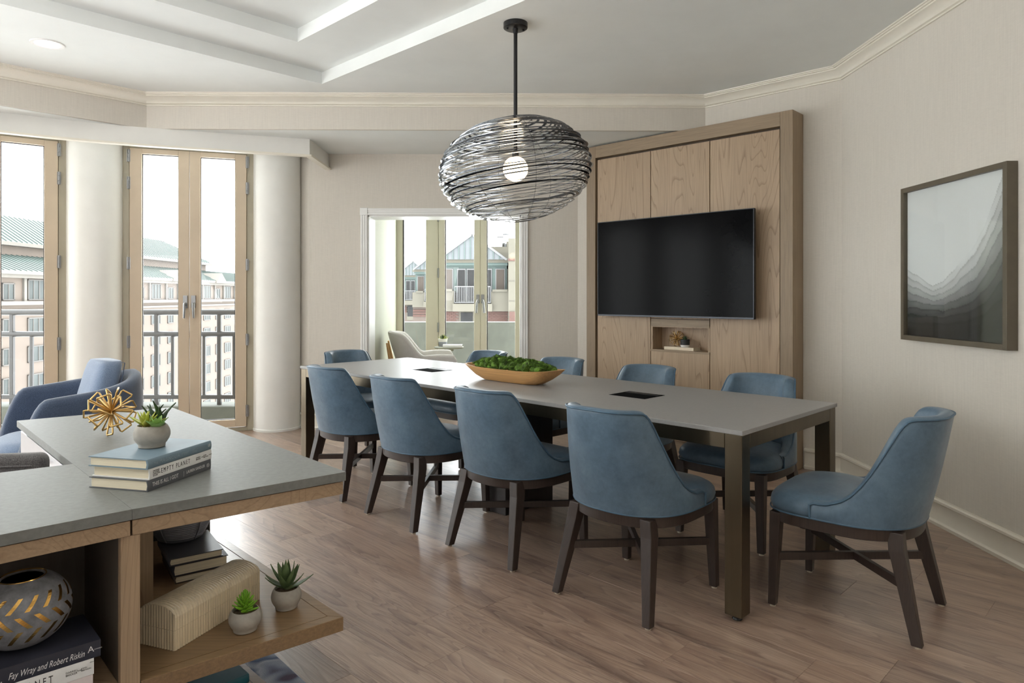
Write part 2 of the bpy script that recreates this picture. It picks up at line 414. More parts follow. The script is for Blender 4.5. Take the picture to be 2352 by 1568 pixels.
for r in range(-26, 24):
    v0 = 0.557+r*PW
    off = rng.random()*PL
    for k in range(-5, 9):
        u0 = off+k*PL
        # end joints read off the photograph
        if r == -1: u0 = 0.955-0.02+k*PL if False else u0
        cs = [T(u0+a, v0+b) for a, b in ((0, 0), (PL, 0), (PL, PW), (0, PW))]
        cx = sum(c.x for c in cs)/4; cy = sum(c.y for c in cs)/4
        if cy < 0.9 or abs(cx) > 0.82*cy+1.1: continue
        # rotated frame: local x = U, local y = -V  (right-handed)
        org = T(u0, v0+PW)
        loc = [(g, g), (PL-g, g), (PL-g, PW-g), (g, PW-g)]
        def tow(p): q = org+U*p[0]-V*p[1]; return (q.x, q.y)
        wp = [tow(p) for p in loc]
        cl = clip(wp, room_poly)
        if len(cl) < 3: continue
        ar = abs(sum(cl[i][0]*cl[(i+1) % len(cl)][1]-cl[(i+1) % len(cl)][0]*cl[i][1] for i in range(len(cl))))/2
        if ar < 0.004: continue
        if ar > PL*PW*0.985: me = full
        else:
            me = plank_mesh([((Vector(p)-org).dot(U), -(Vector(p)-org).dot(V)) for p in cl])
        o = link('plank', me, floor); o.location = (org.x, org.y, 0); o.rotation_euler = (0, 0, math.atan2(U.y, U.x))
        # local y = left normal of U = (-U.y, U.x) = -V : matches

# walls
w = struct('wall_right')
MB().obox(RC, (0.016, -1), -0.15, 8.0, 0.0, 0.14, 0, ZC+0.25).build('wall_face', M_WALL, w)
w = struct('wall_rear')
MB().box(-6.9, 2.7, -3.25, -3.1, 0, ZC+0.25).build('wall_face', M_WALL, w)
w = struct('wall_left')
MB().prism([(-6.67, 0.4), (-6.81, 0.4), (-6.86, -3.1), (-6.70, -3.1)], 0, ZC+0.25).build('wall_face', M_WALL, w)
w = struct('wall_diagonal')
dtv = (Vector(TVL)-Vector(RC)).normalized()
MB().obox(TVL, (-dtv.x, -dtv.y), -0.02, (Vector(TVL)-Vector(RC)).length+0.1, 0.0, 0.14, 0, ZC+0.25).build('wall_face', M_WALL, w)
w = struct('wall_back')
OX0, OX1, OZ = -1.376, 0.087, 2.04
m = MB().box(-1.937, OX0, YB, YB+0.28, 0, ZS).box(OX1, 0.66, YB, YB+0.28, 0, ZS).box(OX0, OX1, YB, YB+0.28, OZ, ZS)
m.build('wall_face', M_WALL, w)
MB().prism([(-1.937, YB), (-1.937, YB+0.28), (-2.3, YB+0.5), (-2.16, YB+0.2)], 0, ZS).build('return_pier', M_WALL, w)
w = struct('wall_alcove')
MB().prism([(-1.376, YB+0.26), (-1.452, 8.62), (-1.62, 8.62), (-1.62, YB+0.281), (-1.376, YB+0.281)], 0, 2.75).build('side_wall', M_ALCWALL, w)
MB().prism([(0.13, YB+0.281), (0.20, 8.62), (0.34, 8.62), (0.34, YB+0.281)], 0, 2.75).build('side_wall', M_ALCWALL, w)
MB().box(-1.62, 0.34, YB+0.281, 8.75, 2.75, 2.9).build('alcove_ceiling', M_CEIL, w)
MB().box(-1.62, 0.34, 8.6, 8.75, 2.56, 2.75).build('head_wall', M_WALL, w)

# ceiling: upper tray, crown, soffit
ce = struct('ceiling')
S1 = (1.586, 5.60); S2 = (-2.96, 5.53); S3 = (S2[0]-0.9636*6.2, S2[1]-6.2)
A_ = Vector((-0.6937, -0.7203)); B_ = Vector((0.7187, -0.6953))
TR = Vector((-1.463, 5.25)); TL = 4.9
sq = [TR, TR+A_*TL, TR+A_*TL+B_*TL, TR+B_*TL]
ins = 0.443
sq2 = [TR+(A_+B_)*ins, TR+A_*(TL-ins)+B_*ins, TR+(A_+B_)*(TL-ins), TR+A_*ins+B_*(TL-ins)]
def plate(outer, hole, z, name, m, thick=0.05):
    bm = bmesh.new(); es = []
    for poly in ([outer] + ([hole] if hole else [])):
        vs = [bm.verts.new((p[0], p[1], z)) for p in poly]
        for i in range(len(vs)): es.append(bm.edges.new((vs[i], vs[(i+1) % len(vs)])))
    bmesh.ops.triangle_fill(bm, use_beauty=True, edges=es)
    for f in bm.faces:
        if f.normal.z > 0: f.normal_flip()
    me = bpy.data.meshes.new(name); bm.to_mesh(me); bm.free(); me.materials.append(m)
    return link(name, me, ce)
plate([(2.7, -3.2), (2.6, 4.9), (0.6, 6.9), (-3.2, 6.9), (-9.2, 0.2), (-9.2, -3.2)], sq, ZC, 'ceiling_panel', M_CEIL)
plate(sq, sq2, ZC+0.09, 'tray_ledge', M_CEIL)
plate(sq2, None, ZC+0.18, 'tray_panel', M_CEIL)
for nm, s, z in (('tray_riser', sq, ZC), ('tray_riser', sq2, ZC+0.09)):
    mb = MB()
    for i in range(4):
        a = s[i]; b = s[(i+1) % 4]
        mb.add([(a.x, a.y, z), (b.x, b.y, z), (b.x, b.y, z+0.09), (a.x, a.y, z+0.09)], [(0, 1, 2, 3)])
    mb.build(nm, M_CEIL, ce)
nS = Vector((0.72, -0.695))
line = [S3, S2, S1]
# soffit: wallcovered fascia and white underside reaching back over the windows
sweep([(0.0, ZS), (0.0, ZC), (0.03, ZC), (0.03, ZS)], [S3, S2, (S1[0]+0.25, S1[1]+0.004)], 1.0).build('soffit_face', M_WALL, ce)
under = [(S1[0]+0.3, S1[1]+0.03), (S2[0], S2[1]+0.03), (S3[0], S3[1]+0.03), (-9.2, 1.0), (-7.2, 5.2), (-3.6, 7.3), (0.9, 7.3), (1.9, 5.9)]
MB().prism(under, ZS, ZS+0.03).build('soffit_underside', M_CEIL, ce)
crown = [(0.0, 2.81), (0.012, 2.81), (0.014, 2.817), (0.008, 2.82), (0.02, 2.826), (0.03, 2.845), (0.05, 2.866), (0.068, 2.874), (0.068, 2.882), (0.08, 2.883), (0.08, 2.891), (0.09, 2.892), (0.092, 2.8995), (0.0, 2.8995)]
sweep(crown, [S3, S2, S1, RC, (RC[0]+0.016*7.9, RC[1]-7.9)], -1.0).build('crown_molding', M_TRIM, ce, 35)

# skirting
bprof = [(0.0, 0.0), (0.022, 0.0), (0.024, 0.018), (0.016, 0.026), (0.014, 0.03), (0.014, 0.118), (0.018, 0.124), (0.026, 0.13), (0.026, 0.142), (0.018, 0.15), (0.0, 0.15)]
def base(name, line, side):
    o = sweep(bprof, line, side).build(name, M_TRIM, None, 35); o['kind'] = 'structure'; return o
R2 = Vector(RC)-Vector((-dtv.x, -dtv.y))*0.0
base('baseboard_right', [Vector(RC)+dtv*0.258, RC, (RC[0]+0.016*7.9, RC[1]-7.9)], -1.0)
base('baseboard_back', [(-2.13, 6.70), (-1.937, YB), (OX0-0.07, YB)], -1.0)
base('baseboard_alcove', [(OX1+0.07, YB), (0.62, YB)], -1.0)

# cased opening to the alcove
tr = struct('trim_1')
def casing(x0, x1, z0, z1, vert=True):
    """a fluted casing board on the back wall"""
    mb = MB().box(x0, x1, YB-0.018, YB, z0, z1)
    for k in range(3):
        f = (k+0.5)/3
        if vert:
            c = x0+(x1-x0)*f; mb.box(c-0.007, c+0.007, YB-0.025, YB-0.017, z0, z1)
        else:
            c = z0+(z1-z0)*f; mb.box(x0, x1, YB-0.025, YB-0.017, c-0.007, c+0.007)
    return mb
casing(OX0-0.067, OX0, 0, OZ).build('casing', M_WHITE, tr, None, 0.002)
casing(OX1, OX1+0.067, 0, OZ).build('casing', M_WHITE, tr, None, 0.002)
casing(OX0, OX1, OZ, OZ+0.067, False).build('head_casing', M_WHITE, tr, None, 0.002)
for x in (OX0-0.07, OX1):
    MB().box(x-0.001, x+0.071, YB-0.03, YB, OZ, OZ+0.07).build('corner_block', M_WHITE, tr, None, 0.003)
MB().box(OX0-0.001, OX0+0.012, YB-0.002, YB+0.282, 0, OZ).build('jamb_lining', M_WHITE, tr)
MB().box(OX1-0.012, OX1+0.001, YB-0.002, YB+0.282, 0, OZ).build('jamb_lining', M_WHITE, tr)
MB().box(OX0, OX1, YB-0.002, YB+0.282, OZ-0.012, OZ+0.001).build('head_lining', M_WHITE, tr)

# valance over the french doors
tr = struct('trim_2')
def arc_pts(P, n=6):
    out = []
    for i in range(len(P)-1):
        p0 = Vector(P[max(i-1, 0)]); p1 = Vector(P[i]); p2 = Vector(P[i+1]); p3 = Vector(P[min(i+2, len(P)-1)])
        for k in range(n):
            t = k/n
            out.append(0.5*((2*p1)+(p2-p0)*t+(2*p0-5*p1+4*p2-p3)*t*t+(3*p1-p0-3*p2+p3)*t**3))
    out.append(Vector(P[-1])); return out
vl = arc_pts([(-6.3, 1.0), (-5.95, 2.6), (-5.2, 3.75), (-4.45, 4.57), (-3.79, 5.06), (-3.212, 5.405), (-2.52, 5.675), (-1.778, 5.918)], 4)
vline = vl+[Vector((-1.778, 6.519))]
sweep([(0, 2.492), (0, ZS), (-0.03, ZS), (-0.03, 2.492)], vline, 1.0).build('valance_board', M_COLUMN, tr)
sweep([(0.004, 2.473), (0.004, 2.489), (-0.05, 2.489), (-0.05, 2.473)], vline, 1.0).build('valance_lip', M_TRIM, tr)

# ------------------------------------------------------------------ window wall: columns and french doors
def column(x, y):
    o = struct('column', (x, y, 0))
    MB().lathe([(0.222, 0.0), (0.222, 0.02), (0.216, 0.024), (0.216, ZS)], 48).build('shaft', M_COLUMN, o, 40)
    return o
def french_door(n, p, d, L=0.985, jamb=0.15):
    """p: start of the pair of leaves (2-d), d: unit direction left to right seen from the room; outward normal is to the left of d"""
    a = math.atan2(d[1], d[0])
    o = struct('door_%d' % n, (p[0], p[1], 0)); o.rotation_euler = (0, 0, a)
    MB().box(-jamb, 0.0, 0.0, 0.09, 0, ZS).box(L, L+jamb, 0.0, 0.09, 0, ZS).box(0, L, 0.0, 0.09, 2.605, ZS).box(0, L, 0.0, 0.12, 0, 0.035).box(0, 0.02, 0.047, 0.09, 0, 2.605).box(L-0.02, L, 0.047, 0.09, 0, 2.605).build('door_frame', M_JAMB, o, None, 0.004)
    hl = L/2
    for k in range(2):
        x0 = 0.003 if k == 0 else hl+0.002; x1 = hl-0.002 if k == 0 else L-0.003
        so, si = 0.098, 0.090      # outer and meeting stile
        sl, sr = (so, si) if k == 0 else (si, so)
        zb, zt = 0.112, 2.555; z0, z1 = 0.043, 2.602
        lf = MB().box(x0, x0+sl, -0.012, 0.045, z0, z1).box(x1-sr, x1, -0.012, 0.045, z0, z1).box(x0+sl, x1-sr, -0.012, 0.045, z0, zb).box(x0+sl, x1-sr, -0.012, 0.045, zt, z1).build('door_leaf', M_LEAF, o, None, 0.003)
        gx0, gx1 = x0+sl, x1-sr
        t = 0.006
        MB().box(gx0, gx0+t, 0.012, 0.03, zb, zt).box(gx1-t, gx1, 0.012, 0.03, zb, zt).box(gx0, gx1, 0.012, 0.03, zb, zb+t).box(gx0, gx1, 0.012, 0.03, zt-t, zt).build('glazing_bead', M_GASKET, lf)
        MB().box(gx0, gx1, 0.018, 0.026, zb, zt).build('pane', M_GLASS, lf)
        for hz in (0.19, 0.86, 1.566, 2.286, 2.53):
            x = -0.004 if k == 0 else L+0.004
            hb = MB().lathe([(0.0085, -0.055), (0.0085, -0.02)], 10, (x, -0.016, hz)).lathe([(0.0085, -0.018), (0.0085, 0.018)], 10, (x, -0.016, hz)).lathe([(0.0085, 0.02), (0.0085, 0.055)], 10, (x, -0.016, hz)).box(x-0.014, x+0.014, -0.014, -0.011, hz-0.054, hz+0.054)
            hb.build('hinge', M_STEEL, lf, 40)
        hx = hl-0.034 if k == 0 else hl+0.034
        h = MB().box(hx-0.018, hx+0.018, -0.03, -0.011, 1.16, 1.275).lathe([(0.014, 0), (0.014, 0.001)], 12, (hx, -0.04, 1.2))
        h.build('handle_plate', M_STEEL, lf, None, 0.005)
        s = -1 if k == 0 else 1
        MB().tube([(hx, -0.03, 1.2), (hx, -0.058, 1.2), (hx+s*0.002, -0.062, 1.185), (hx+s*0.004, -0.064, 1.12), (hx+s*0.006, -0.06, 1.068)], [0.012, 0.013, 0.013, 0.011, 0.009], 10).build('lever', M_STEEL, lf, 50)
    return o
d2 = Vector((0.947, 0.321)).normalized(); L = 0.985
right = Vector((-2.505, 6.45)); p2 = right-d2*L
column(-2.262, 6.575)
french_door(2, p2, d2)
c1 = p2-d2*0.27; column(c1.x, c1.y)
ang0 = math.atan2(d2.y, d2.x); prev = c1
for i in range(1, 5):
    a = ang0+math.radians(16.2*i); d = Vector((math.cos(a), math.sin(a)))
    r_ = prev-d*0.27; p = r_-d*L
    french_door([1, 3, 4, 5][i-1], p, d)
    prev = p-d*0.27
    column(prev.x, prev.y)

# alcove glazing
o = struct('window_1', (0, 8.56, 0))
def win_frame(mb, x0, x1, y0=0, y1=0.07, z0=0, z1=2.56): return mb.box(x0, x1, y0, y1, z0, z1)
k8 = 8.56/F
X = lambda px: (px-1176)*k8
m = MB(); win_frame(m, X(905), X(926)); win_frame(m, X(978), X(1007)); win_frame(m, X(1199), X(1225)); m.box(X(926), X(978), 0, 0.07, 0, 0.12).box(X(926), X(978), 0, 0.07, 2.48, 2.56).box(X(1007), X(1199), 0, 0.07, 2.50, 2.56)
m.box(X(1004), X(1012), 0.045, 0.06, 0, 2.5).box(X(1099), X(1108), 0.045, 0.06, 0, 2.5).box(X(1195), X(1203), 0.045, 0.06, 0, 2.5)
m.build('window_frame', M_SASH, o, None, 0.006)
MB().box(X(926), X(978), 0.03, 0.038, 0.12, 2.48).build('pane', M_GLASS, o)
MB().box(X(925), X(928), 0.0, 0.05, 0.12, 2.48).build('glazing_bead', M_GASKET, o)
for x0, x1, pa, pb in ((1008, 1103, 1022, 1089), (1104, 1198, 1118, 1183)):
    lf = MB().box(X(x0), X(pa), -0.02, 0.04, 0.02, 2.5).box(X(pb), X(x1), -0.02, 0.04, 0.02, 2.5).box(X(pa), X(pb), -0.02, 0.04, 0.02, 0.12).box(X(pa), X(pb), -0.02, 0.04, 2.42, 2.5).build('door_leaf', M_SASH, o, None, 0.004)
    MB().box(X(pa), X(pb), 0.005, 0.013, 0.12, 2.42).build('pane', M_GLASS, lf)
    MB().box(X(pa), X(pa)+0.012, -0.004, 0.03, 0.12, 2.42).build('glazing_bead', M_GASKET, lf)
    hx = X(1098) if x0 == 1008 else X(1109); s = -1 if x0 == 1008 else 1
    MB().box(hx-0.02, hx+0.02, -0.034, -0.019, 1.18, 1.29).build('handle_plate', M_STEEL, lf, None, 0.004)
    MB().tube([(hx, -0.03, 1.22), (hx, -0.065, 1.22), (hx+s*0.01, -0.07, 1.19), (hx+s*0.02, -0.068, 1.06)], 0.013, 8).build('lever', M_STEEL, lf, 50)
for hz in (0.5, 0.88, 1.56, 2.26):
    MB().lathe([(0.011, -0.06), (0.011, 0.06)], 10, (X(1007), -0.03, hz)).build('hinge', M_STEEL, o, 40)

# ------------------------------------------------------------------ balcony
bl = thing('balcony_railing', 'dark metal railing with round bars on the balcony outside the french doors', 'railing', (-3.6, 7.05, 0))
yb = 7.05
RX0, RX1 = -6.2, -2.42
for zz, rr in ((1.103, 0.031), (0.878, 0.028)):
    MB().tube([(RX0, yb, zz), (RX1, yb, zz)], rr, 12).build('rail', M_RAIL, bl, 50, world=True)
MB().box(RX0, RX1, yb-0.02, yb+0.02, 0.21, 0.252).build('rail', M_RAIL, bl, None, 0.004, world=True)
xs = sorted([(px-1176)/F*yb for px in (28, 73, 118, 163, 208, 253, 289, 324, 360, 397, 433, 469, 504, 538, 575, 605)]+[-5.4, -5.6, -5.8, -6.0])
tall = [(px-1176)/F*yb for px in (28, 208, 360, 504)]
for x in xs:
    if any(abs(x-t) < 0.01 for t in tall):
        MB().box(x-0.019, x+0.019, yb-0.019, yb+0.019, 0.1505, 1.09).build('post', M_RAIL, bl, None, 0.004, world=True)
    else:
        MB().box(x-0.014, x+0.014, yb-0.014, yb+0.014, 0.245, 0.87).build('baluster', M_RAIL, bl, None, 0.003, world=True)
bc = thing('balcony_curb', 'low weathered concrete curb under the dark balcony railing', 'curb', (-4.1, 7.05, 0))
MB().box(-7.5, -2.40, 6.93, 7.25, -0.3, 0.15).build('curb', M_PARA, bc, None, 0.01, world=True)
MB().prism([(-2.42, 6.93), (-7.5, 6.93), (-8.2, 2.0), (-6.75, 1.4), (-5.8, 4.25), (-4.8, 5.42), (-3.5, 6.27), (-2.6, 6.56), (-2.44, 6.8)], -0.3, -0.03).build('balcony_slab', M_BALC, bc, world=True)
bp = thing('balcony_parapet', 'solid grey green rendered parapet wall outside the alcove windows', 'wall', (-0.5, 9.6, 0))
MB().box(-1.74, 1.2, 9.6, 9.85, -0.3, 0.905).build('parapet_wall', M_PARA, bp, None, 0.01, world=True)
MB().box(-1.74, 1.2, 8.76, 9.6, -0.3, -0.02).build('balcony_slab', M_BALC, bp, world=True)

# ------------------------------------------------------------------ buildings across the street
M_CAST = mat('warm_precast_wall', (67, 58, 50), 0.85, var=0.04, scale=0.6)
M_CORN = mat('pale_limestone_cornice', (73, 69, 63), 0.8, var=0.04, scale=0.8)
M_VERD = mat('verdigris_roof', (53, 65, 61), 0.6, var=0.07, scale=0.5, stretch=(1, 1, 0.2))
M_VRIB = mat('verdigris_seam', (47, 57, 53), 0.6, var=0.05, scale=1)
M_WPANE = mat('curtained_window_glass', (42, 45, 44), 0.45, spec=0.1, var=0.25, scale=0.7, stretch=(1, 1, 0.3))
M_WFRM = mat('taupe_window_frame', (42, 38, 33), 0.6, var=0.05)
M_LOUV = mat('louvre_grey', (51, 47, 42), 0.7, var=0.05)
XF = -51.0
b = thing('hotel_building', 'long beige block with green standing seam roofs beyond the balcony railing', 'building', (XF, 96, -30))
YA, YE = 38, 142
def bp_(mb, name, m, smooth=None, bevel=0, parent=None): return mb.build(name, m, parent or b, smooth, bevel, world=True)
bp_(MB().box(XF-14, XF, YA, YE, -30, 3.3), 'facade', M_CAST)
bp_(MB().box(XF-0.5, XF+0.75, YA, YE+0.6, 3.15, 3.5).box(XF-0.5, XF+1.1, YA, YE+1, 3.5, 3.85), 'cornice', M_CORN)
bp_(MB().box(XF-0.2, XF+0.45, YA, YE+0.3, 0.35, 0.75).box(XF-0.2, XF+0.25, YA, YE+0.2, -0.35, -0.1), 'ledge', M_CORN)
lr = bp_(MB().prism([(0, 0), (1, 0), (1, 1), (0, 1)], 0, 0.01) if False else MB().add([(XF+1.0, YA, 3.86), (XF+1.0, YE+1, 3.86), (XF-3.6, YE-3.2, 5.75), (XF-3.6, YA, 5.75), (XF-3.6, YA, 3.8), (XF-3.6, YE-3.2, 3.8)], [(0, 1, 2, 3), (0, 4, 5, 1), (3, 2, 5, 4), (1, 5, 2), (0, 3, 4)]), 'lower_roof', M_VERD)
rb = MB()
for i in range(int((YE-YA)/0.8)):
    y = YA+0.4+i*0.8
    f = 0 if y < YE-4 else (y-(YE-4))/5
    rb.bar((XF+1.0, y, 3.9), (XF-3.6+4.4*f, y, 5.79-1.8*f), (0.1, 0.1), (0.1, 0.1))
o = bp_(rb, 'roof_seam', M_VRIB, parent=lr); o['kind'] = 'stuff'
UE = YE-20
bp_(MB().box(XF-13, XF-3.7, YA, UE, 5.2, 6.9), 'attic_wall', M_CAST)
bp_(MB().box(XF-13.4, XF-2.9, YA, UE+0.9, 6.75, 7.15), 'upper_eave', M_CORN)
ur = bp_(MB().add([(XF-2.9, YA, 7.15), (XF-2.9, UE+0.9, 7.15), (XF-13.4, UE+0.9, 7.15), (XF-13.4, YA, 7.15), (XF-8, YA, 10.6), (XF-8, UE-7, 10.6)], [(0, 1, 5, 4), (1, 2, 5), (2, 3, 4, 5), (3, 0, 4), (0, 3, 2, 1)]), 'upper_roof', M_VERD)
rb = MB()
for i in range(int((UE-YA)/0.8)):
    y = YA+0.4+i*0.8
    f = 1 if y < UE-7 else max(0.02, (UE+0.9-y)/7.9)
    rb.bar((XF-2.9, y, 7.2), (XF-2.9-5.1*f, y, 7.2+3.43*f), (0.1, 0.1), (0.1, 0.1))
o = bp_(rb, 'roof_seam', M_VRIB, parent=ur); o['kind'] = 'stuff'
lv = MB()
for i in range(7): lv.box(XF-3.72, XF-3.6, 60, 73, 5.5+i*0.18, 5.6+i*0.18)
bp_(lv, 'louvre', M_LOUV)
def win_mesh(wd, ht, n):
    fm = MB().box(0, 0.10, 0, 0.14, 0, ht).box(0, 0.10, wd-0.14, wd, 0, ht).box(0, 0.10, 0, wd, 0, 0.12).box(0, 0.10, 0, wd, ht-0.12, ht)
    for k in range(1, n): fm.box(0, 0.09, wd*k/n-0.05, wd*k/n+0.05, 0, ht)
    me = fm.mesh('window'); me.materials.append(M_WFRM)
    pm = MB().box(0, 0.05, 0.1, wd-0.1, 0.1, ht-0.1).mesh('pane'); pm.materials.append(M_WPANE)
    return me, pm
w3 = win_mesh(2.5, 1.75, 3); w2 = win_mesh(1.7, 1.75, 2); wt = win_mesh(2.6, 2.2, 3)
def put_win(ms, y, z):
    o = link('window', ms[0], b); o.location = (0.02, y-96, z+30)
    p = link('pane', ms[1], o)
y = 39.0; k = 0
while y < 136:
    ms = w3 if k % 2 == 0 else w2
    for fl in range(6): put_win(ms, y, -2.75-fl*3.0)
    put_win(wt if k % 2 == 0 else w2, y, 0.85)
    bp_(MB().box(XF-0.1, XF+0.22, y-0.7, y-0.3, 0.75, 3.15), 'pilaster', M_CORN)
    y += 4.6 if k % 2 == 0 else 3.6; k += 1
for yd in (102.5, 117):
    bp_(MB().add([(XF+0.2, yd-2.2, 3.5), (XF+1.3, yd-2.2, 3.5), (XF+1.3, yd+2.2, 3.5), (XF+0.2, yd+2.2, 3.5), (XF-2, yd, 5.2), (XF+1.3, yd, 5.2)], [(0, 1, 5, 4), (2, 3, 4, 5), (1, 2, 5), (0, 4, 3), (0, 3, 2, 1)]), 'pediment', M_CORN)

# gabled terrace seen through the alcove
M_TEAL = mat('mint_cladding', (46, 59, 55), 0.7, var=0.03, scale=1)
M_PALEROOF = mat('pale_blue_metal_roof', (55, 59, 61), 0.55, var=0.03, scale=1)
M_CREAM = mat('cream_precast', (62, 59, 50), 0.85, var=0.03, scale=0.8)
M_BRICK = mat('red_facing_brick', (51, 30, 23), 0.85, var=0.12, scale=6)
M_MORT = mat('pale_mortar', (58, 49, 43), 0.9, var=0.04)
M_DKGL = mat('dark_window_glass', (19, 19, 19), 0.3, spec=0.15, var=0.3, scale=1.2)
M_CURT = mat('beige_curtain', (46, 39, 33), 0.9, var=0.15, scale=8, stretch=(1, 1, 0.05))
M_WRAIL = mat('white_railing_paint', (65, 65, 65), 0.5, var=0.01)
D2 = 40.0; q = D2/F
def PX(px): return (px-1176)*q
def PZ(py): return H-(py-680)*q
def terrace(name, label, cx, base_px, sc, Y, with_block):
    """one gabled bay, modelled from pixel measurements of the nearest bay, then scaled about its own axis"""
    o = thing(name, label, 'building', (PX(1086)*sc+cx, Y, PZ(760)))
    def P(mb, nm, m, parent=None, bevel=0):
        if sc != 1 or cx:
            mb.v = [(p[0]*sc+cx, (p[1]-D2)*sc+Y, (p[2]-H)*sc*base_px+H) for p in mb.v]
        elif Y != D2: pass
        return mb.build(nm, m, parent or o, None, bevel, world=True)
    def bx(a, b_, t, bt, y0, y1): return MB().box(PX(a), PX(b_), D2+y0, D2+y1, PZ(bt), PZ(t))
    P(bx(1012, 1164, 603, 672, 0.0, 5), 'bay_wall', M_TEAL)
    P(bx(1004, 1168, 597, 604, -0.5, 5), 'gable_beam', M_CREAM)
    P(bx(1008, 1166, 604, 610, -0.35, 5), 'gable_frieze', M_TEAL)
    gm = MB().add([(PX(1010), D2-0.7, PZ(597)), (PX(1163), D2-0.7, PZ(597)), (PX(1086), D2-0.7, PZ(540)), (PX(1010), D2+5, PZ(597)), (PX(1163), D2+5, PZ(597)), (PX(1086), D2+5, PZ(540))], [(0, 1, 2), (3, 5, 4), (0, 2, 5, 3), (1, 4, 5, 2), (0, 3, 4, 1)])
    gb = P(gm, 'gable_roof', M_PALEROOF)
    for px in range(1030, 1150, 13):
        tp = 540+abs(px-1086)*57/76
        P(bx(px-0.8, px+0.8, tp+2, 597, -0.78, -0.68), 'roof_seam', M_TEAL, gb)
    for s in (-1, 1):
        P(MB().bar((PX(1086), D2-0.75, PZ(541)), (PX(1086+s*78), D2-0.75, PZ(598)), (0.12, 0.12), (0.12, 0.12), (0, 1, 0)), 'barge_board', M_WRAIL)
    for a, c, t, bt, mm in ((1020, 1039, 619, 668, M_CURT), (1140, 1158, 619, 669, M_CURT)):
        f = P(bx(a-2, c+2, t-2, bt+2, -0.1, 0.05), 'window', M_WRAIL)
        P(bx(a, c, t, bt, -0.14, -0.08), 'pane', mm, f)
    for a, c in ((1052, 1068), (1074, 1089), (1096, 1110), (1116, 1128)):
        f = P(bx(a-2, c+2, 617, 694, -0.1, 0.05), 'window', M_WRAIL)
        P(bx(a, c, 620, 690, -0.14, -0.08), 'pane', M_DKGL, f)
    P(bx(1006, 1046, 668, 714, -0.9, 4), 'parapet', M_CREAM); P(bx(1129, 1168, 669, 714, -0.9, 4), 'parapet', M_CREAM)
    P(bx(1018, 1042, 664, 669, -1.0, -0.3), 'coping', M_CREAM); P(bx(1132, 1166, 665, 670, -1.0, -0.3), 'coping', M_CREAM)
    P(bx(1044, 1132, 697, 714, -1.3, 4), 'balcony_floor', M_CREAM)
    P(MB().box(PX(1048), PX(1128), D2-1.2, D2-1.12, PZ(659.5), PZ(657.5)), 'railing', M_WRAIL)
    P(MB().box(PX(1048), PX(1128), D2-1.2, D2-1.12, PZ(695), PZ(693.5)), 'railing', M_WRAIL)
    n = 21
    for i in range(n+1):
        px = 1048+80*i/n; P(bx(px-0.55, px+0.55, 659, 694, -1.19, -1.13), 'baluster', M_WRAIL)
    bw = P(bx(1006, 1170, 714, 790, -0.5, 4), 'mortar_wall', M_MORT)
    f = P(bx(1057, 1090, 715, 775, -0.56, -0.4), 'window', M_CREAM); P(bx(1060, 1087, 717, 760, -0.6, -0.5), 'pane', M_DKGL, f)
    if with_block:
        me = bx(0, 0, 0, 0, 0, 0)
        bmh = MB().box(0, 0.225, -0.03, 0.05, 0, 0.075).mesh('brick'); bmh.materials.append(M_BRICK)
        rows = 8
        for (xa, xb) in ((1006, 1056), (1092, 1170)):
            for r in range(rows):
                z = PZ(714.6)-0.09*(r+1); x = PX(xa)+(0.12 if r % 2 else 0)
                while x < PX(xb)-0.2:
                    br = link('brick', bmh, o); br.location = (x-o.location.x, D2-0.5-o.location.y, z-o.location.z); x += 0.245
        P(bx(1168, 1215, 552, 760, -1.6, 5), 'stair_tower', M_CREAM)
        P(bx(1167.5, 1215, 597.5, 602.5, -1.64, -1.5), 'brick_band', M_BRICK)
        for yy in (646, 690): P(bx(1167.6, 1215, yy, yy+0.8, -1.62, -1.55), 'panel_joint', M_WFRM)
        P(bx(1170, 1215, 714, 745, -1.66, -1.5), 'brick_band', M_BRICK)
        P(bx(985, 1215, 564, 700, 6, 12), 'rear_wall', M_CREAM)
        P(bx(1062, 1200, 541, 600, 9, 14), 'penthouse_wall', M_CREAM)
        P(bx(1160, 1215, 520, 560, 11, 15), 'lift_tower', M_CREAM)
        P(MB().lathe([(0.36, 0), (0.36, 0.5), (0.2, 0.6), (0.2, 0.9), (0.3, 0.95), (0.3, 1.05)], 12, (PX(1140), D2+12, PZ(541))), 'roof_vent', M_STEEL)
        P(MB().lathe([(0.4, 0), (0.4, 0.7), (0.25, 0.8), (0.25, 1.2), (0.42, 1.25), (0.42, 1.4)], 12, (PX(1156), D2+13, PZ(541))), 'roof_vent', M_STEEL)
    else:
        for yy in (722, 730, 738): P(bx(1006, 1170, yy, yy+6, -0.56, -0.45), 'brick_course', M_BRICK)
        P(bx(985, 1090, 576, 700, 6, 12), 'rear_wall', M_CREAM)
    return o
terrace('terrace_house', 'gabled bay with mint cladding, pale blue roof and a white balcony railing', 0, 1, 1, D2, True)
terrace('terrace_house', 'smaller second gabled mint bay further along the brick terrace', -4.0, 1.06, 1.0, 58, False)
terrace('terrace_house', 'farthest small gabled mint bay at the end of the brick terrace', -8.9, 1.12, 1.0, 78, False)
# ------------------------------------------------------------------ media wall cabinet
def line_pt(px, A, d):
    """point on the vertical plane through A along d that shows at column px"""
    k = (px-1176)/F
    t = (k*A[1]-A[0])/(d[0]-k*d[1]); return t
CF = Vector((2.019, 4.909)); CD = Vector((-1.043, 1.0)).normalized()
CW = 1.86; CH = 2.612
CL = CF+CD*CW                                   # far (left) end of the front
cab = thing('media_cabinet', 'full height light oak wall cabinet behind the television with a small open niche', 'cabinet', (CL.x, CL.y, 0), math.atan2(-CD.y, -CD.x))
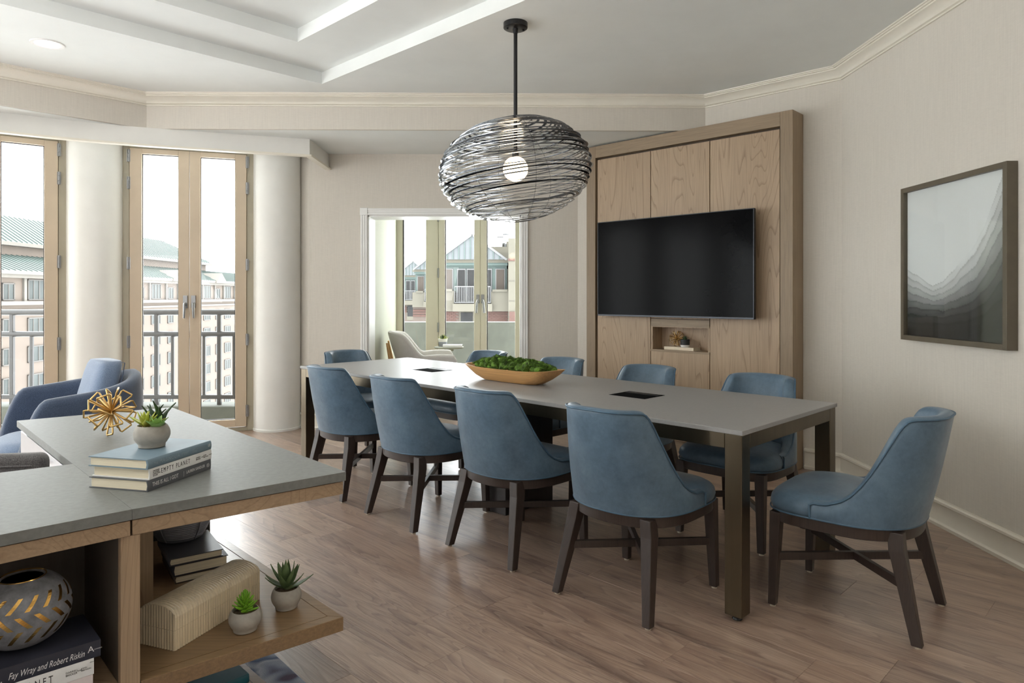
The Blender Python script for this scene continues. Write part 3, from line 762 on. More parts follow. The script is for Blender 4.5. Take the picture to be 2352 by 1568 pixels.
# local frame: x from the far end to the near end along the front, y into the wall, z up
def cb(x0, x1, y0, y1, z0, z1): return MB().box(x0, x1, y0, y1, z0, z1)
cb(0, 0.098, 0, 0.196, 0, CH).build('stile', M_FRAME, cab, None, 0.002)
cb(CW-0.092, CW, 0, 0.196, 0, CH).build('stile', M_FRAME, cab, None, 0.002)
cb(0.0985, CW-0.0925, 0, 0.196, CH-0.104, CH).build('top_rail', M_FRAMEX, cab, None, 0.002)
cb(0.098, CW-0.092, 0.05, 0.19, 0.0, CH-0.104).build('carcass', M_REVEAL, cab) if False else None
NX0, NX1 = CW-0.8275*1.445+0.0, CW-0.4536*1.445
nz0, nz1 = 0.826, 1.018; ND = 0.17
x0, x1 = 0.098, CW-0.092
zt = CH-0.104
# bronze carcass showing in the reveals, open at the niche
m = cb(x0, NX0-0.004, 0.055, 0.19, 0, zt).box(NX1+0.004, x1, 0.055, 0.19, 0, zt).box(NX0-0.004, NX1+0.004, 0.055, 0.19, 0, nz0-0.02).box(NX0-0.004, NX1+0.004, 0.055, 0.19, nz1+0.02, zt)
m.build('carcass', M_REVEAL, cab)
rv = 0.014; gp = 0.0035; yp0, yp1 = 0.016, 0.05
cb(x0+rv, NX0-gp, yp0, yp1, 0.09, zt-rv-0.004).build('panel', M_PANEL, cab, None, 0.0012)
cb(NX1+gp, x1-rv+0.004, yp0, yp1, 0.09, zt-rv-0.004).build('panel', M_PANEL, cab, None, 0.0012)
cb(NX0+gp, NX1-gp, yp0, yp1, nz1+0.066, zt-rv-0.004).build('panel', M_PANEL, cab, None, 0.0012)
cb(NX0+gp, NX1-gp, yp0, yp1, 0.09, nz0-0.004).build('panel', M_PANEL, cab, None, 0.0012)
cb(NX0+gp, NX1-gp, yp0, yp1, nz1, nz1+0.062).build('filler_strip', M_FRAMEX, cab, None, 0.0012)
cb(x0, x1, 0.04, 0.06, 0.0, 0.088).build('plinth', M_FRAMEX, cab)
nb = cb(NX0, NX0+0.018, 0.02, ND, nz0, nz1).box(NX1-0.018, NX1, 0.02, ND, nz0, nz1).box(NX0, NX1, ND, ND+0.012, nz0, nz1).box(NX0, NX1, 0.02, ND, nz1-0.006, nz1+0.012)
nb.build('niche_lining', M_PANEL, cab)
cb(NX0, NX1, 0.012, ND, nz0-0.018, nz0).build('niche_shelf', M_FRAMEX, cab, None, 0.001)
CM = cab.matrix_basis.copy()
def cabw(x, y, z):
    a = math.atan2(-CD.y, -CD.x); return (CL.x+math.cos(a)*x-math.sin(a)*y, CL.y+math.sin(a)*x+math.cos(a)*y, z)

# television
tvx1 = CW-((2.019-1.773)/1.043*1.445*1.0)-0.0
tr_, tl_ = Vector((1.773, 5.0)), Vector((0.754, 6.0))
tvd = (tr_-tl_); TVW = tvd.length
tv = thing('television', 'large black flat screen television fixed to the oak wall cabinet', 'television', (tl_.x, tl_.y, 1.098), math.atan2(tvd.y, tvd.x))
TVH = 0.818
MB().box(0, TVW, 0.006, 0.03, 0, TVH).box(0.2, TVW-0.2, 0.03, 0.055, 0.1, TVH-0.12).build('casing', M_TVBACK, tv, None, 0.003)
MB().box(0, TVW, -0.003, 0.0062, 0, 0.014).box(0, 0.006, -0.003, 0.0062, 0, TVH).box(TVW-0.006, TVW, -0.003, 0.0062, 0, TVH).box(0, TVW, -0.003, 0.0062, TVH-0.006, TVH).build('bezel', M_TVB, tv, None, 0.001)
MB().box(0.006, TVW-0.006, 0.0, 0.006, 0.014, TVH-0.006).build('screen', M_SCREEN, tv)
MB().box(0.45, TVW-0.45, 0.055, 0.118, 0.22, 0.6).build('wall_mount', M_BLACK, tv)

# starburst ornaments of bent wire, shared builder
def starburst(name, label, loc, R, wire, n, seed, group=None):
    o = thing(name, label, 'ornament', loc, 0)
    rg = random.Random(seed); dirs = []
    for i in range(n):
        z = 1-2*(i+0.5)/n; a = i*2.39996+rg.uniform(-.2, .2)
        s = math.sqrt(1-z*z); dirs.append(Vector((s*math.cos(a), s*math.sin(a), z)))
    zmin = 0
    loops = []
    for d in dirs:
        t = d.cross(Vector((rg.uniform(-1, 1), rg.uniform(-1, 1), rg.uniform(-1, 1)))).normalized()
        L_ = R*rg.uniform(0.88, 1.0); wd = R*rg.uniform(0.24, 0.33)
        p0 = d*R*0.06+t*R*0.03; p1 = d*L_+t*wd; p2 = d*L_-t*wd; p3 = d*R*0.06-t*R*0.03
        def r2(a, b, f): return a+(b-a)*f
        pts = [p0, r2(p0, p1, 0.93), r2(p1, p2, 0.07)+d*0.0, r2(p1, p2, 0.93), r2(p2, p3, 0.07), p3]
        loops.append(pts); zmin = min(zmin, min(p.z for p in pts))
    for pts in loops:
        MB().tube([(p.x, p.y, p.z-zmin+wire) for p in pts], wire, 8, True).build('wire_loop', M_GOLD, o, 60)
    return o

# leaves
def leaf(L, W, T, curve=0.3, tip=0.5, n=7, cup=0.25):
    """a fleshy leaf along +x, curving upward, as a closed loft"""
    rings = []
    for i in range(n):
        t = i/(n-1)
        w = W*(math.sin(PI*min(1, (t*0.92+0.08))**tip))*0.5+W*0.02
        th = T*(1-0.75*t)*0.5+0.0003
        x = L*t; z = curve*L*t*t
        rings.append([(x, w*math.cos(a), z+th*math.sin(a)+cup*abs(w*math.cos(a))*0.6) for a in [2*PI*j/8 for j in range(8)]])
    return MB().loft(rings)
def put_leaf(me, parent, base, az, el, s=1.0, roll=0.0):
    o = link('leaf', me, parent)
    o.location = base; o.rotation_euler = (Matrix.Rotation(az, 3, 'Z') @ Matrix.Rotation(-el, 3, 'Y') @ Matrix.Rotation(roll, 3, 'X')).to_euler(); o.scale = (s, s, s)
    return o
def leaf_mesh(mb, m):
    me = mb.mesh('leaf', 50); me.materials.append(m); return me
def pot(parent, prof, soil_r, soil_z, m=None, seg=40):
    p = MB().lathe(prof, seg).build('pot', m or M_CONCRETE, parent, 50)
    MB().lathe([(soil_r, soil_z-0.004), (soil_r, soil_z), (0.001, soil_z+0.002)], seg).build('soil', M_SOIL, parent, 60)
    return p
def round_pot(R, Hh, rim):
    """bellied pot profile, open at the top"""
    pr = [(0.001, 0), (R*0.62, 0), (R*0.72, Hh*0.03)]
    for i in range(1, 11):
        t = i/10; a = -0.9+t*(0.9+0.62)
        pr.append((R*math.cos(a)*1.0 if a > -0.8 else R*0.8, Hh*(0.05+0.95*t)))
    top = pr[-1][0]
    pr += [(top-0.002, Hh+0.001), (top-rim, Hh-0.001), (top-rim, Hh*0.8), (0.001, Hh*0.78)]
    return pr, top-rim
M_ALOE = mat('aloe_green', (84, 104, 66), 0.5, var=0.16, scale=30, sss=0)
M_SUCC = mat('bright_succulent_green', (112, 160, 42), 0.4, var=0.18, scale=40)
M_DKSUCC = mat('deep_succulent_green', (52, 74, 44), 0.45, var=0.15, scale=40)
M_YSUCC = mat('yellow_green_succulent', (178, 186, 78), 0.42, var=0.14, scale=26)
M_PALESUCC = mat('pale_green_succulent', (142, 178, 100), 0.42, var=0.12, scale=26)
M_WOODB = mat('honey_wood_plain', (212, 166, 112), 0.5)
# books
def hexmat(name, c, rough=0.5): return mat(name, c, rough, var=0.03, scale=20)
def text_mesh(body, size, shear=0.0, space=1.0, xs=1.0):
    cu = bpy.data.curves.new('lettering', 'FONT'); cu.body = body; cu.size = size; cu.shear = shear; cu.space_character = space
    cu.extrude = 0.00015; cu.resolution_u = 3; cu.align_x = 'LEFT'; cu.align_y = 'CENTER'
    ob = bpy.data.objects.new('lettering', cu); COL.objects.link(ob)
    dg = bpy.context.evaluated_depsgraph_get()
    me = bpy.data.meshes.new_from_object(ob.evaluated_get(dg)); 
    bpy.data.objects.remove(ob); bpy.data.curves.remove(cu)
    if xs != 1.0:
        for v in me.vertices: v.co.x *= xs
    me.name = 'lettering'; me.materials.clear(); return me
def book(label, p, d, L_, W_, T_, z, cover_m, group, spine=(), pages_in=0.004, boards=0.0025, round_=0.3, name='book', wrap=None):
    """p: spine corner at the start of the spine; d: direction of the spine; the book lies to the left of d.
    local x along the spine, y away from the spine, z up"""
    a = math.atan2(d[1], d[0])
    o = thing(name, label, 'book', (p[0], p[1], z), a, group)
    prof = [(W_, 0), (0.004, 0)]
    n = 6
    for i in range(n+1):
        t = -PI/2+PI*i/n
        prof.append((0.003-0.005*round_*math.cos(t), T_/2+T_/2*math.sin(t)))
    prof += [(0.004, T_), (W_, T_), (W_, T_-boards), (0.0065, T_-boards), (0.004, T_/2), (0.0065, boards), (W_, boards)]
    cv = MB().loft([[(0, y, zz) for y, zz in prof], [(L_, y, zz) for y, zz in prof]]).build('cover', cover_m, o, 35)
    MB().box(pages_in, L_-pages_in, 0.005, W_-pages_in, boards, T_-boards).build('pages', M_PAGES, o)
    for body, x, zf, size, m, kw in spine:
        me = text_mesh(body, size, **{k: v for k, v in kw.items() if k != 'rot'})
        me.materials.append(m)
        t = link('lettering', me, cv)
        # text plane: x along spine, text up = +z, facing -y
        t.rotation_euler = (PI/2, 0, 0) if not kw.get('rot') else (PI/2, -PI/2 if kw['rot'] > 0 else PI/2, 0)
        t.location = (x, -0.0003-0.005*round_*1.0+0.003, T_*zf)
    return o
M_INKW = mat('silver_white_ink', (226, 226, 224), 0.5); M_INKB = mat('black_ink', (24, 24, 26), 0.5); M_INKG = mat('pale_grey_ink', (150, 166, 178), 0.5)

# niche contents
niche_bk = book('cream covered book lying flat in the cabinet niche', cabw(NX0+0.12, 0.03, 0)[:2], (-CD.x, -CD.y), 0.27, 0.125, 0.026, nz0+0.0005, hexmat('cream_cloth', (226, 212, 188)), None)
sb = cabw(NX0+0.208, 0.09, nz0+0.0270)
starburst('starburst_ornament', 'small gold wire starburst in the cabinet niche below the television', sb, 0.066, 0.0023, 26, 5)
sp = cabw(NX0+0.304, 0.05, nz0+0.0270)
npot = thing('potted_succulent', 'tiny succulent in a black and white two tone pot in the cabinet niche', 'plant', sp)
M_MATTBLK = mat('matt_charcoal_glaze', (46, 48, 48), 0.6, var=0.05); M_GLAZEW = mat('white_glaze', (238, 236, 230), 0.35, var=0.02)
MB().lathe([(0.001, 0), (0.030, 0), (0.036, 0.008), (0.037, 0.02), (0.001, 0.02)], 28).build('pot_base', M_GLAZEW, npot, 40)
MB().lathe([(0.001, 0.02), (0.037, 0.02), (0.037, 0.064), (0.034, 0.064), (0.034, 0.056), (0.001, 0.056)], 28).build('pot', M_MATTBLK, npot, 40)
MB().lathe([(0.0335, 0.055), (0.0335, 0.058), (0.001, 0.06)], 24).build('soil', M_SOIL, npot)
lm = leaf_mesh(leaf(0.042, 0.012, 0.008, 0.25, 0.7), M_DKSUCC)
for i in range(12):
    put_leaf(lm, npot, (0, 0, 0.058), i*2.4, 0.5+0.07*i, 0.8+0.03*(i % 3))

# ------------------------------------------------------------------ picture on the wall_right
pw = Vector((2.352+0.016*(4.865-3.207), 3.207)); pdir = Vector((-0.016, 1)).normalized()
PWD = 0.852; PHT = 0.892
pic = thing('framed_picture', 'framed abstract print of grey ink waves on the pale wall', 'picture', (pw.x, pw.y, 1.013), math.atan2(pdir.y, pdir.x))
# local x along the wall away from the camera, +y out of the room -> room side is +y after turning: left of pdir points to -X (into the room)
fw, fd = 0.028, 0.055
for nm, a in (('frame_side', (0, fw, 0.001, fd, 0, PHT)), ('frame_side', (PWD-fw, PWD, 0.001, fd, 0, PHT)), ('frame_rail', (fw, PWD-fw, 0.001, fd, 0, fw)), ('frame_rail', (fw, PWD-fw, 0.001, fd, PHT-fw, PHT))):
    MB().box(*a).build(nm, M_PICFRAME, pic, None, 0.0012)
NXA, NYA = 150, 160
vs = []; fs = []; cols = []
aw, ah = PWD-2*fw, PHT-2*fw
for j in range(NYA+1):
    for i in range(NXA+1):
        vs.append((fw+aw*i/NXA, 0.03, fw+ah*j/NYA))
for j in range(NYA):
    for i in range(NXA):
        a = j*(NXA+1)+i; fs.append((a, a+1, a+NXA+2, a+NXA+1))
me = bpy.data.meshes.new('art_print'); me.from_pydata(vs, [], fs)
ca = me.color_attributes.new('ink', 'FLOAT_COLOR', 'POINT')
def smooth(a, b, x): t = max(0, min(1, (x-a)/(b-a))); return t*t*(3-2*t)
def art(s, t):
    """s: 0 at the edge away from the camera .. 1 near; t: 0 bottom .. 1 top. returns grey 0..1"""
    def ridge(s):
        # upper edge of the wave: falls from the far edge to a valley, then climbs steeply
        P = [(0, 0.46), (0.1, 0.43), (0.2, 0.385), (0.3, 0.35), (0.4, 0.365), (0.5, 0.43), (0.6, 0.50), (0.7, 0.57), (0.8, 0.68), (0.88, 0.82), (0.94, 0.95), (1.0, 1.10)]
        for k in range(len(P)-1):
            if s <= P[k+1][0]:
                f = (s-P[k][0])/(P[k+1][0]-P[k][0]); f = f*f*(3-2*f)*0.35+f*0.65
                return P[k][1]+(P[k+1][1]-P[k][1])*f
        return P[-1][1]
    nv = mnoise.noise(Vector((s*3, t*3, 1.7)))*0.02
    dpt = ridge(s)+nv-t
    sky = 0.90+0.02*mnoise.noise(Vector((s*2, t*2, 0)))
    if dpt < 0: return sky
    span = ridge(s)+0.02
    x = dpt/span                                     # 0 at the ridge, 1 at the foot
    base = 0.86-0.74*smooth(0.02, 0.86, x)-0.06*smooth(0, 0.1, x)
    warp = x*9.5+0.5*mnoise.noise(Vector((s*2.2, x*2, 4)))+0.25*mnoise.noise(Vector((s*9, x*5, 9)))
    fr = warp-math.floor(warp)
    band = -0.16*(1-fr)**5+0.055*fr
    gr = 0.02*mnoise.noise(Vector((s*14, t*14, 3)))+0.02*mnoise.noise(Vector((s*6, x*26, 2)))
    return max(0.05, min(0.92, base+band*(1-0.55*x)+gr))
for j in range(NYA+1):
    for i in range(NXA+1):
        gy = art(1-i/NXA, j/NYA); li = gy**2.1
        ca.data[j*(NXA+1)+i].color = (li*1.0, li*0.99, li*1.0, 1)
mm, n, l, bs = nodes('ink_print'); at = n.new('ShaderNodeVertexColor'); at.layer_name = 'ink'
l.new(at.outputs['Color'], bs.inputs['Base Color']); bs.inputs['Roughness'].default_value = 0.55
me.materials.append(mm); link('art_print', me, pic)
MB().box(fw, PWD-fw, 0.006, 0.0295, fw, PHT-fw).build('backing_board', M_PICFRAME, pic)
MB().box(fw, PWD-fw, 0.040, 0.042, fw, PHT-fw).build('glazing', M_GLASS, pic)

# ------------------------------------------------------------------ dining table
TLn, TWd = 3.49, 0.985
tb = thing('dining_table', 'long conference dining table with grey stone top and brushed bronze legs', 'table', (P0.x, P0.y, 0), math.atan2(U.y, U.x))
# local x = u (along), local y = -v
def tt(u0, u1, v0, v1, z0, z1, mb=None): return (mb or MB()).box(u0, u1, -v1, -v0, z0, z1)
tt(0, TLn, 0, TWd, 0.731, 0.75).build('table_top', M_STONE, tb, None, 0.002)
i_ = 0.006; lw = 0.072; az0, az1 = 0.672, 0.7305
tt(i_+lw, TLn-i_-lw, i_, i_+0.03, az0, az1).build('apron', M_BRONZE, tb, None, 0.0015)
tt(i_+lw, TLn-i_-lw, TWd-i_-0.03, TWd-i_, az0, az1).build('apron', M_BRONZE, tb, None, 0.0015)
tt(i_, i_+0.03, i_+lw, TWd-i_-lw, az0, az1).build('apron', M_BRONZE, tb, None, 0.0015)
tt(TLn-i_-0.03, TLn-i_, i_+lw, TWd-i_-lw, az0, az1).build('apron', M_BRONZE, tb, None, 0.0015)
for u0 in (i_, TLn-i_-lw):
    for v0 in (i_, TWd-i_-lw):
        lg = tt(u0, u0+lw, v0, v0+lw, 0.022, az1).build('leg', M_BRONZE, tb, None, 0.003)
        cx, cy = u0+lw/2, -(v0+lw/2)
        MB().lathe([(0.007, 0.012), (0.007, 0.03)], 10, (cx, cy, 0)).lathe([(0.001, 0), (0.018, 0), (0.02, 0.004), (0.016, 0.011), (0.001, 0.012)], 20, (cx, cy, 0)).build('levelling_foot', M_BLACK, lg, 40)
tt(1.585, 1.745, 0.28, 0.69, 0.0, 0.7305).build('pedestal', M_DARKPANEL, tb, None, 0.003)
for (uc, vc) in ((0.842, 0.515), (2.565, 0.52)):
    md = tt(uc-0.112, uc+0.112, vc-0.092, vc+0.092, 0.7502, 0.7512).build('power_module', M_MODULE, tb, None, 0.0003)
    tt(uc-0.1, uc+0.1, vc-0.08, vc+0.03, 0.7512, 0.7518).build('lid', M_MODULE, md)
    tt(uc-0.1, uc+0.1, vc+0.034, vc+0.08, 0.7512, 0.7516).build('socket_strip', M_BLACK, md)
    for k in range(3):
        tt(uc-0.075+k*0.055, uc-0.04+k*0.055, vc+0.042, vc+0.072, 0.7516, 0.7519).build('socket', M_TVB, md)

# bowl of moss on the table
bc_ = T(1.70, 0.455)
bw = thing('dough_bowl', 'long carved honey wood bowl filled with green moss on the table', 'bowl', (bc_.x, bc_.y, 0.7503), math.atan2(U.y, U.x))
def bowl_ring(hl, hw, z, n=48, e=4.4, wob=0.0):
    r = []
    for j in range(n):
        a = 2*PI*j/n; c, s = math.cos(a), math.sin(a)
        k = 1+wob*mnoise.noise(Vector((c*3, s*3, z*25)))
        r.append((hl*math.copysign(abs(c)**(2/e), c)*k, hw*math.copysign(abs(s)**(2/e), s)*k, z))
    return r
outer = [bowl_ring(0.20, 0.05, 0.0, wob=.02), bowl_ring(0.225, 0.064, 0.003, wob=.03), bowl_ring(0.280, 0.092, 0.03, wob=.03), bowl_ring(0.325, 0.112, 0.06, wob=.02), bowl_ring(0.362, 0.126, 0.086)]
inner = [bowl_ring(0.350, 0.115, 0.087), bowl_ring(0.31, 0.098, 0.06), bowl_ring(0.22, 0.07, 0.025), bowl_ring(0.12, 0.03, 0.014)]
def sagz(r):
    # the rim dips along the sides and lifts at both ends
    return [(x, y, z+(0.010*((abs(x)/0.33)**3)-0.004)*min(1, z/0.08)) for x, y, z in r]
MB().loft([sagz(r) for r in outer+inner]).build('bowl', M_BOWLWOOD, bw, 28)
ms = MB(); rg = random.Random(11)
ico = bmesh.new(); bmesh.ops.create_icosphere(ico, subdivisions=2, radius=1.0)
iv = [v.co.copy() for v in ico.verts]; jf = [tuple(v.index for v in f.verts) for f in ico.faces]; ico.free()
for i in range(170):
    x = rg.uniform(-0.29, 0.29); y = rg.uniform(-0.082, 0.082)*(1-0.3*abs(x)/0.27)
    r = rg.uniform(0.016, 0.03); z = 0.078+0.05*(1-(y/0.1)**2)*(1-(abs(x)/0.32)**4)*rg.uniform(0.1, 1.0)
    sd = rg.uniform(0, 50)
    vs = []
    for v in iv:
        k = r*(1+0.45*mnoise.noise(v*2.2+Vector((sd, 0, 0)))+0.25*mnoise.noise(v*6+Vector((sd, 3, 0))))
        vs.append((x+v.x*k, y+v.y*k, z+v.z*k*0.8))
    ms.add(vs, jf)
for i in range(9000):
    x = rg.uniform(-0.305, 0.305); y = rg.uniform(-0.09, 0.09)*(1-0.3*abs(x)/0.29)
    z = 0.092+0.046*(1-(y/0.1)**2)*(1-(abs(x)/0.3)**4)*(0.6+0.6*mnoise.noise(Vector((x*22, y*22, 0)))+0.3)
    a = rg.uniform(0, 2*PI); h = rg.uniform(0.006, 0.014); w_ = rg.uniform(0.0012, 0.003); dx, dy = math.cos(a), math.sin(a)
    lx, ly = rg.uniform(-.008, .008), rg.uniform(-.008, .008)
    ms.add([(x-dx*w_, y-dy*w_, z), (x+dx*w_, y+dy*w_, z), (x+lx+dx*w_*.7, y+ly+dy*w_*.7, z+h*.7), (x+lx*1.5, y+ly*1.5, z+h)], [(0, 1, 2), (0, 2, 3)])
mo = ms.build('moss', M_MOSS, None); mo.location = (bc_.x, bc_.y, 0.7503); mo.rotation_euler = (0, 0, math.atan2(U.y, U.x))
tag(mo, 'bed of fluffy green moss heaped in the wooden bowl', 'moss', None, 'stuff')

# ------------------------------------------------------------------ dining chairs
def seat_outline(inset=0.0, n=64):
    """D-shaped plan, +y is the front"""
    pts = []
    hw = 0.268-inset; yf = 0.272-inset; yb = 0.268-inset
    for j in range(n):
        a = 2*PI*j/n; c, s = math.cos(a), math.sin(a)
        if s >= 0: e = 4.2; y = yf*abs(s)**(2/e); x = hw*math.copysign(abs(c)**(2/e), c)
        else: e = 2.35; y = -yb*abs(s)**(2/e); x = hw*math.copysign(abs(c)**(2/e), c)
        pts.append((x, y))
    return pts
def make_chair():
    t = thing('dining_chair', 'x', 'chair')
    # seat ring
    zA, zB = 0.352, 0.398
    rings = [[(x, y, zA) for x, y in seat_outline(0.012)], [(x, y, zA+0.004) for x, y in seat_outline(0.006)], [(x, y, zB) for x, y in seat_outline(0.004)]]
    MB().loft(rings).build('seat_frame', M_DARKWOOD, t, 40)
    # cushion
    def cush(i, z):
        r = []
        for x, y in seat_outline(i):
            f = smooth(0.10, 0.0, y); k = 0.03*f
            l_ = math.hypot(x, y); r.append((x*(1-k/l_), y*(1-k/l_), z+0.006*math.exp(-((y-0.05)/0.2)**2)*(1 if i > .02 else 0)))
        return r
    MB().loft([cush(0.012, 0.3985), cush(0.002, 0.404), cush(-0.004, 0.424), cush(0.0, 0.446), cush(0.012, 0.462), cush(0.034, 0.472), cush(0.08, 0.479), cush(0.15, 0.484), cush(0.24, 0.486)]).build('seat', M_LEATHER, t, 60)
    MB().tube([(x, y, 0.402) for x, y in seat_outline(-0.003)], 0.0035, 6, True).build('piping', M_PIPING, t, 60)
    # shell back
    zb = 0.4; zT = 0.822
    def plan(th, q, off=0.0):
        """outer shell point; th 0 = centre of the back, +-1 = front end of the wing; q height fraction"""
        hw = 0.272-0.056*q-off; yb = 0.272+0.088*q-off; yc = 0.0-0.03*q
        A = 0.80                                            # fraction of the run used by the curve
        s = abs(th)
        if s <= A:
            a = s/A*PI/2; e = 2.35+0.6*q
            x = hw*abs(math.sin(a))**(2/e); y = yc-(yb+yc)*abs(math.cos(a))**(2/e)
        else:
            f = (s-A)/(1-A); x = hw-0.002*f; y = yc+f*(0.075-yc)
        return (math.copysign(x, th), y)
    HP = [(0.0, 0.827), (0.40, 0.823), (0.47, 0.820), (0.505, 0.812), (0.535, 0.787), (0.565, 0.742), (0.60, 0.684), (0.64, 0.619), (0.68, 0.566), (0.73, 0.518), (0.78, 0.489), (0.84, 0.474), (0.90, 0.470), (1.0, 0.468)]
    def height(th):
        s = abs(th)
        for k in range(len(HP)-1):
            if s <= HP[k+1][0]+1e-9:
                f = (s-HP[k][0])/(HP[k+1][0]-HP[k][0]); return HP[k][1]+(HP[k+1][1]-HP[k][1])*f
        return HP[-1][1]
    N = 96; rings = []; pipe = []
    ths = [-1+2*i/N for i in range(N+1)]
    Tk = 0.052
    for th in ths:
        h = height(th); ring = []
        fr = (h-zb)
        thick = Tk if abs(th) < 0.8 else Tk-0.022*((abs(th)-0.8)/0.2)
        mroll = 0.02
        for k in range(9):                                       # outside, bottom to top
            z = zb+(fr-mroll)*k/8; q = (z-zb)/(zT-zb)
            bulge = -0.004*math.sin(PI*k/8)
            x, y = plan(th, q, bulge); ring.append((x, y, z))
        x, y = plan(th, (h-0.006-zb)/(zT-zb), 0.004); ring.append((x, y, h-0.007)); xp, yp = plan(th, (h-0.010-zb)/(zT-zb), -0.0005); pipe.append((xp, yp, h-0.009))
        for k, (o_, dz) in enumerate(((0.016, 0.0), (thick*0.6, 0.0), (thick*0.9, -0.008))):
            x, y = plan(th, (h-zb)/(zT-zb), o_); ring.append((x, y, h+dz))
        for k in range(6):                                       # inside, top to bottom
            z = h-0.022-(h-0.022-zb-0.01)*k/5; q = (z-zb)/(zT-zb)
            x, y = plan(th, q, thick+0.012*math.sin(PI*k/5)*(1 if h > 0.55 else 0)); ring.append((x, y, z))
        rings.append(ring)
    bk = MB().loft(rings).build('backrest', M_LEATHER, t, 60)
    ends = [plan(1, 0, -0.002), plan(-1, 0, -0.002)]
    pl = [(ends[1][0], ends[1][1]+0.002, 0.404), (ends[1][0], ends[1][1]+0.003, 0.455)]+pipe[1:-1]+[(ends[0][0], ends[0][1]+0.003, 0.455), (ends[0][0], ends[0][1]+0.002, 0.404)]
    MB().tube(pl, 0.0042, 8).build('piping', M_PIPING, bk, 60)
    # legs
    for sx in (-1, 1):
        top = (sx*0.218, 0.222, 0.39); bot = (sx*0.228, 0.236, 0.008)
        lg = MB().bar(top, bot, (0.05, 0.044), (0.034, 0.03), (0, 1, 0)).build('leg', M_DARKWOOD, t, None, 0.003)
        MB().lathe([(0.012, 0), (0.012, 0.009)], 12, (bot[0], bot[1], 0)).build('glide', M_GLIDE, lg)
        # rear leg: a short upright let into the ring, then raked backwards and outwards
        a_ = Vector((sx*0.176, -0.205, 0.39)); b_ = Vector((sx*0.186, -0.212, 0.325)); c_ = Vector((sx*0.226, -0.284, 0.008))
        def sec(c, w, d): return [c+Vector((w/2, d/2, 0)), c+Vector((-w/2, d/2, 0)), c+Vector((-w/2, -d/2, 0)), c+Vector((w/2, -d/2, 0))]
        lg = MB().loft([sec(a_, 0.05, 0.052), sec(b_, 0.05, 0.054), sec(c_, 0.034, 0.036)]).build('leg', M_DARKWOOD, t, None, 0.003)
        MB().lathe([(0.012, 0), (0.012, 0.009)], 12, (c_.x, c_.y, 0)).build('glide', M_GLIDE, lg)
    zS = 0.205
    MB().bar((-0.222, 0.228, zS), (0.203, -0.238, zS), (0.02, 0.032), (0.02, 0.032)).build('stretcher', M_DARKWOOD, t, None, 0.002)
    MB().bar((0.222, 0.228, zS), (-0.203, -0.238, zS), (0.0198, 0.0316), (0.0198, 0.0316)).build('stretcher', M_DARKWOOD, t, None, 0.002)
    return t
chair0 = make_chair(); used = False
def place_chair(u, v, rot, label, group='blue leather dining chairs'):
    global used
    o = chair0 if not used else copy_tree(chair0); used = True
    p = T(u, v); o.location = (p.x, p.y, 0); o.rotation_euler = (0, 0, math.radians(rot))
    tag(o, label, 'chair', group); return o
place_chair(0.475, 0.005, -45+1, 'blue chair on the window side of the table, nearest the camera, back turned to it')
place_chair(1.222, 0.03, -45, 'second blue chair from the camera on the window side, in front of the pedestal')
place_chair(1.945, 0.015, -45-1, 'third blue chair from the camera on the window side of the table')
place_chair(2.70, 0.035, -45, 'fourth blue chair from the camera on the window side, next to the far table leg')
place_chair(0.50, 0.985, 135, 'blue chair facing us at the corner table leg, in front of the cabinet end')
place_chair(1.235, 0.965, 135, 'blue chair on the cabinet side, its backrest below the open niche')
place_chair(1.985, 0.985, 135, 'blue chair on the cabinet side just behind the end of the moss bowl')
place_chair(2.80, 1.03, 135, 'blue chair on the cabinet side behind the moss bowl, nearest the alcove')
place_chair(3.42, 0.50, -135, 'blue chair at the far table end between the column and the pale armchair')
place_chair(-0.225, 0.50, 48.7, 'blue chair pulled out at the near table end beside the framed picture wall')

# ------------------------------------------------------------------ pendant lamp
px_, py_ = 0.021, 4.08
pn = thing('pendant_lamp', 'black wire nest pendant lamp with glowing globe bulb over the table', 'lamp', (px_, py_, 2.0))
def zw(py, D=py_): return H-(py-680)/F*D
zc = zw(391)-2.0
MB().lathe([(0.001, ZC-0.034-2), (0.066, ZC-0.034-2), (0.072, ZC-0.03-2), (0.072, ZC-2.0005)], 40).lathe([(0.014, ZC-0.06-2), (0.016, ZC-0.034-2)], 16).build('canopy', M_BLACK, pn, 35)
for a in (0.3, 0.3+PI):
    MB().lathe([(0.001, ZC-0.043-2), (0.006, ZC-0.041-2), (0.006, ZC-0.034-2)], 10, (0.05*math.cos(a), 0.05*math.sin(a), 0)).build('canopy_screw', M_BLACK, pn)
zb_ = zw(388)-2.0
MB().lathe([(0.0115, zb_+0.1), (0.0115, ZC-0.05-2)], 20).build('rod', M_BLACK, pn, 40)
MB().lathe([(0.001, zb_+0.066), (0.02, zb_+0.066), (0.02, zb_+0.095), (0.0115, zb_+0.105)], 24).build('socket', M_BLACK, pn, 35)
M_BULB = glow('warm_globe', (255, 226, 184), BULB_E)
R_ = 0.0745
MB().lathe([(0.001, zb_-R_)]+[(R_*math.sin(PI*i/16), zb_-R_*math.cos(PI*i/16)) for i in range(1, 15)]+[(0.022, zb_+0.07)], 32).build('bulb', M_BULB, pn, 60)
rg = random.Random(21)
TILT = Matrix.Rotation(math.radians(-8), 3, 'Y')
AX, AZ = 0.447, 0.305
NR = 54
